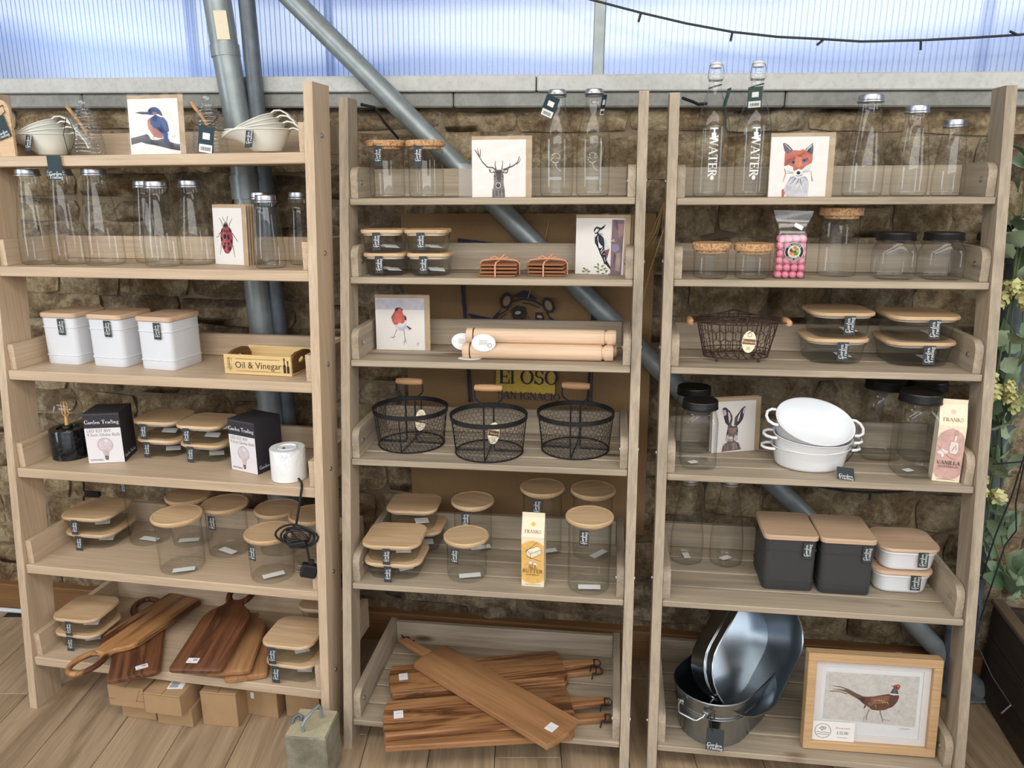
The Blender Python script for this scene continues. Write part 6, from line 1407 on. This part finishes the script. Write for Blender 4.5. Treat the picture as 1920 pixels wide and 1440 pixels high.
# framed pheasant
def pheasant():
    t = thing('framed_print', 'framed pheasant print with a price card, bottom right-hand shelf', 'picture', at(2,5,.5305,.036,.0035), 0, rot=(-.10,0,Y2+.02)); w, h, fw_, d = .3225, .262, .0215, .030
    for x0, x1, z0, z1, n in ((-w/2,w/2,0,fw_,0),(-w/2,w/2,h-fw_,h,0),(-w/2,-w/2+fw_,fw_+.0003,h-fw_-.0003,1),(w/2-fw_,w/2,fw_+.0003,h-fw_-.0003,1)):
        MB().cbox(x0,x1,0,d,z0,z1,.0012).build('frame_rail', M['frame_oak'], t)
    MB().box(-w/2+.004,w/2-.004,.016,.024,.004,h-.004).build('backing_board', M['kraft'], t)
    mo = MB(); q = [(-w/2+fw_,w/2-fw_,fw_,h-fw_)]
    X, Z0, Z1 = w/2-fw_-.0003, fw_+.0003, h-fw_-.0003; b = .017
    mo.box(-X,X,.0125,.0145,Z0,Z0+b); mo.box(-X,X,.0125,.0145,Z1-b,Z1); mo.box(-X,-X+b,.0125,.0145,Z0+b,Z1-b); mo.box(X-b,X,.0125,.0145,Z0+b,Z1-b)
    mo.build('mount', M['card_white'], t)
    pr = MB().box(-X+b+.0002,X-b-.0002,.0148,.0158,Z0+b+.0002,Z1-b-.0002).build('print_paper', M['paper'], t)
    B1, B2, B3 = (112,64,42),(150,92,60),(74,52,46)
    PH = ((232,280),(1305,370),(232,1190))
    ph = [('p',(222,216,204),[(278,362),(1268,440),(1262,1120),(270,1000)]),
      ('s',(120,100,76),(8,26),[(355,555),(440,570),(520,605),(600,660),(700,720)]),('s',(150,130,100),(8,22),[(325,625),(420,620),(500,630),(600,680)]),('s',(86,68,54),(6,18),[(360,598),(450,605),(540,640),(640,700)]),('s',(140,118,90),(6,14),[(330,630),(440,640),(520,665)]),
      ('p',(116,88,66),[(480,600),(560,625),(660,690),(740,710),(700,790),(640,740),(560,680),(500,640)]),
      ('p',B3,[(640,720),(700,705),(800,700),(780,800),(715,815),(670,770)]),
      ('p',B1,[(720,715),(840,690),(940,668),(970,662),(1010,680),(1065,680),(1068,720),(1050,780),(1010,840),(920,885),(850,890),(790,880),(740,830),(700,790)]),
      ('p',B2,[(770,720),(880,700),(970,690),(960,760),(880,800),(790,800)]),('p',(138,98,76),[(740,790),(810,765),(815,800),(760,830)]),('p',B3,[(715,815),(735,820),(715,860),(700,862)]),
      ('p',(98,60,42),[(980,700),(1060,690),(1050,780),(990,850),(960,800)]),
      ('p',(240,238,232),[(962,655),(1065,668),(1068,682),(1010,684),(968,672)]),('p',(66,76,88),[(995,590),(1045,610),(1058,668),(968,655),(985,620)]),('p',(88,104,116),[(1005,600),(1030,610),(1035,660),(1000,650)]),
      ('p',(168,70,50),[(995,560),(1010,545),(1050,538),(1070,555),(1065,600),(1045,615),(1000,590)]),('p',(126,46,36),[(1000,565),(1040,560),(1050,600),(1010,590)]),('p',(66,54,50),[(964,553),(1000,556),(990,566)]),('p',(222,170,70),[(1066,556),(1082,562),(1066,572)]),('e',(230,200,90),1046,562,8,6,0),
      ('s',(150,134,120),(13,8),[(765,875),(745,940),(738,1010)]),('s',(150,134,120),6,[(745,950),(715,985),(718,1015)]),('s',(150,134,120),6,[(738,990),(748,1020)]),('s',(150,134,120),(13,8),[(880,885),(885,930),(910,1000),(920,1050)]),('s',(150,134,120),7,[(908,1000),(940,1015),(990,1030)]),('s',(150,134,120),6,[(880,930),(895,920)])]
    for k in range(26):
        x = 815+(k*29) % 150; y = 735+(k*17) % 95; ph.append(('e',((228,192,116),(70,44,34),(206,160,92))[k % 3],x,y-(x-880)*.25,9,5,-50))
    for k in range(7): ph.append(('s',(70,54,44),4,[(540+26*k,628+15*k),(528+26*k,668+16*k)]))
    for k in range(10): ph.append(('s',(206,200,184),3,[(600+38*k,1010+(k*23) % 40),(604+38*k,975+(k*31) % 40)]))
    ph.append(('s',(160,154,146),4,[(1100,1135),(1130,1128),(1150,1142),(1180,1130),(1205,1140)])); ph.append(('s',(150,140,132),5,[(1062,890),(1080,885),(1075,910),(1085,905)]))
    a = art(pr, 'printed_pheasant', (PH[0],PH[1],PH[2],2*(X-b),Z1-Z0-2*b), ph, y0=.0147, step=.00003); a.location = (0,0,Z0+b)
    MB().box(-X,X,.0085,.0092,Z0,Z1).build('picture_glass', M['picture_glass'], t)
    pc = MB().box(-.052,.052,-.0003,.0003,-.0265,.0265).build('price_card', M['card_white'], t); pc.location = (-X+.053,.0075,Z0+.027)
    lettering(pc, ['£35.00'], .0082, M['ink_black'], (.0225,-.0006,-.003)); lettering(pc, ['Pheasant framed'], .0040, M['ink_grey'], (.0225,-.0006,.0105)); m = MB()
    m.tube([(-.026+.0195*math.cos(a_),-.0006,.0195*math.sin(a_)) for a_ in (2*PI*k/32 for k in range(32))],.0005,4,True)
    for q in ([(-.034,.006),(-.030,.012),(-.022,.012),(-.018,.008),(-.022,.004),(-.031,.004),(-.034,.006)],[(-.032,.008),(-.026,.009),(-.020,.008)],[(-.030,.004),(-.028,.0),(-.027,.004)],[(-.028,.010),(-.024,.006)],[(-.042,-.0045),(-.036,-.003),(-.030,-.0052),(-.024,-.003),(-.016,-.005),(-.010,-.004)],[(-.040,-.0095),(-.034,-.009),(-.028,-.0098),(-.020,-.009),(-.012,-.0095)]): m.tube([(x,-.0006,z) for x, z in q],.0005,4)
    m.box(.010,.035,-.0007,-.0005,-.0165,-.0159); m.build('printed_emblem', M['ink_black'], pc)
GL['h'] = (.66,[L_(.16,0,.16,1,.14),R_(.34,.3,.21,.22,.13,.1,0,150),L_(.49,0,.49,.32,.14),S_(.16,0,.28),S_(.49,0,.28)])
GL['f'] = (.42,[L_(.18,0,.18,.8,.14),R_(.32,.78,.2,.2,.13,H_,30,170),L_(.04,.5,.4,.5,H_),S_(.18,0,.28)])
pheasant()

# ------------------------------------------------------------------ right edge: planter and hop garland
t = thing('planter_trough', 'dark barn-timber trough at the bottom right corner beneath the garland', 'planter', (1.606,1.633,0), -.188)
for k in range(3):
    MB().cbox(-.30,-.275,-.75,.34,.002+.098*k,.097+.098*k,.003).build('side_plank', M['barn'], t); MB().cbox(.275,.30,-.75,.34,.002+.098*k,.097+.098*k,.003).build('side_plank', M['barn'], t)
for y in (-.75,.315):
    for k in range(3): MB().cbox(-.2745,.2745,y,y+.025,.002+.098*k,.097+.098*k,.003).build('end_plank', M['barn'], t)
MB().cbox(-.305,-.270,-.755,.345,.2965,.312,.003).build('top_trim', M['trough_trim'], t)
MB().box(-.274,.274,-.724,.314,.03,.25).build('soil', M['barn'], t)
t = thing('cable_nail', 'thin flex ending in a small pale clip against the dark trough', 'cable', (1.30,1.80,.12))
MB().tube([(-.02,.14,.22),(-.025,.12,.12),(-.005,.06,.05),(.02,0,.0)],.0022,5).build('flex', M['cable'], t); MB().tube([(.018,0,.005),(-.004,.0,-.022)],.003,6).build('clip', M['steel'], t)
g = thing('hop_garland', 'hanging garland of green leaves and pale hop flowers at the right edge', 'garland', (1.42,2.16,1.0))
rg = random.Random(21)
def leaf(seed):
    r = random.Random(seed); m = MB(); n = 9; P = []; half = []
    for k in range(n):
        t_ = k/(n-1); half.append((t_, .42*math.sin(PI*min(1,t_**.72))*(1+.10*math.sin(k*2.6))))
    vs = []; fs = []
    for k, (t_, w) in enumerate(half):
        cz = .10*math.sin(t_*PI*.9)-.16*t_*t_
        vs += [(-w,t_,cz+.10*w),(-w*.5,t_,cz+.02),(0,t_,cz-.03),(w*.5,t_,cz+.02),(w,t_,cz+.10*w)]
    for k in range(n-1):
        for j in range(4): a = k*5+j; fs.append((a,a+1,a+6,a+5))
    return m.add(vs, fs).mesh('leaf', M['leaf'], 60)
lv = [leaf(k) for k in range(4)]
path = [(1.41,2.2,1.60),(1.39,2.18,1.42),(1.385,2.15,1.22),(1.38,2.14,1.02),(1.375,2.14,.84),(1.40,2.15,.66),(1.42,2.16,.48),(1.46,2.14,.34),(1.50,2.09,.27)]
o = Vector((1.42,2.16,1.0)); g.location = Vector((0,0,EYE))+(o-Vector((0,0,EYE)))*.895; g.scale = (.895,.895,.895)
for dx in (0,.022,-.018): MB().tube([Vector(p)-o+Vector((dx+.010*math.sin(k*2+dx*90),.01*math.cos(k*3),0)) for k, p in enumerate(path)],.003,6).build('stem', M['stem'], g)
def on_path(t_):
    k = min(int(t_*(len(path)-1)), len(path)-2); f = t_*(len(path)-1)-k; return Vector(path[k]).lerp(Vector(path[k+1]), f)-o
for k in range(92):
    t_ = rg.uniform(.02,1); p = on_path(t_); a = rg.uniform(0,2*PI); s = rg.uniform(.05,.098)
    p += Vector((.03*math.cos(a),.03*math.sin(a)-.01,rg.uniform(-.02,.02)))
    link('leaf', rg.choice(lv), g, p, (rg.uniform(.5,2.0),rg.uniform(-.9,.9),a-PI/2), (s*rg.uniform(.75,1.05),s,s))
def hop(seed):
    r = random.Random(seed); m = MB()
    for k in range(16):
        a = k*2.4; z = -.9*k/16; rr_ = .34*(1-.55*abs(k/16-.35)); c, s = math.cos(a), math.sin(a)
        q = [(c*rr_*.3-s*.20,s*rr_*.3+c*.20,z+.10),(c*rr_*.3+s*.20,s*rr_*.3-c*.20,z+.10),(c*rr_*1.25+s*.13,s*rr_*1.25-c*.13,z-.14),(c*rr_*1.3,s*rr_*1.3,z-.24),(c*rr_*1.25-s*.13,s*rr_*1.25+c*.13,z-.14)]
        m.add(q, [(0,1,2,3,4)])
    return m.mesh('hop_flower', M['hop'], 60)
hp = [hop(k) for k in range(3)]
for cx, cy, cz, n in ((1.350,2.10,1.20,8),(1.39,2.09,1.185,6),(1.340,2.09,.935,9),(1.385,2.08,.905,6),(1.37,2.10,.64,3),(1.36,2.09,.62,2)):
    for k in range(n): s = rg.uniform(.032,.046); link('hop_flower', rg.choice(hp), g, Vector((cx,cy,cz))-o+Vector((rg.uniform(-.04,.04),rg.uniform(-.03,.03),rg.uniform(-.025,.035))), (rg.uniform(-.7,.7),rg.uniform(-.7,.7),rg.uniform(0,6)), (s,s,s))
m = MB(); q = o
for P in ([(1.50,2.07,1.14),(1.46,2.05,.98),(1.42,2.05,.80),(1.395,2.05,.62),(1.375,2.06,.50),(1.36,2.07,.35)],[(1.49,2.06,.93),(1.45,2.05,.81),(1.415,2.05,.715),(1.41,2.05,.60),(1.425,2.05,.515),(1.40,2.05,.47),(1.37,2.06,.22)],[(1.34,2.07,.71),(1.415,2.05,.725),(1.42,2.05,.72)],[(1.42,2.05,.725),(1.48,2.06,.63),(1.54,2.08,.57)]):
    m.tube([Vector(p)-q for p in P],.0024,6)
m.build('knotted_cord', M['cable'], g)
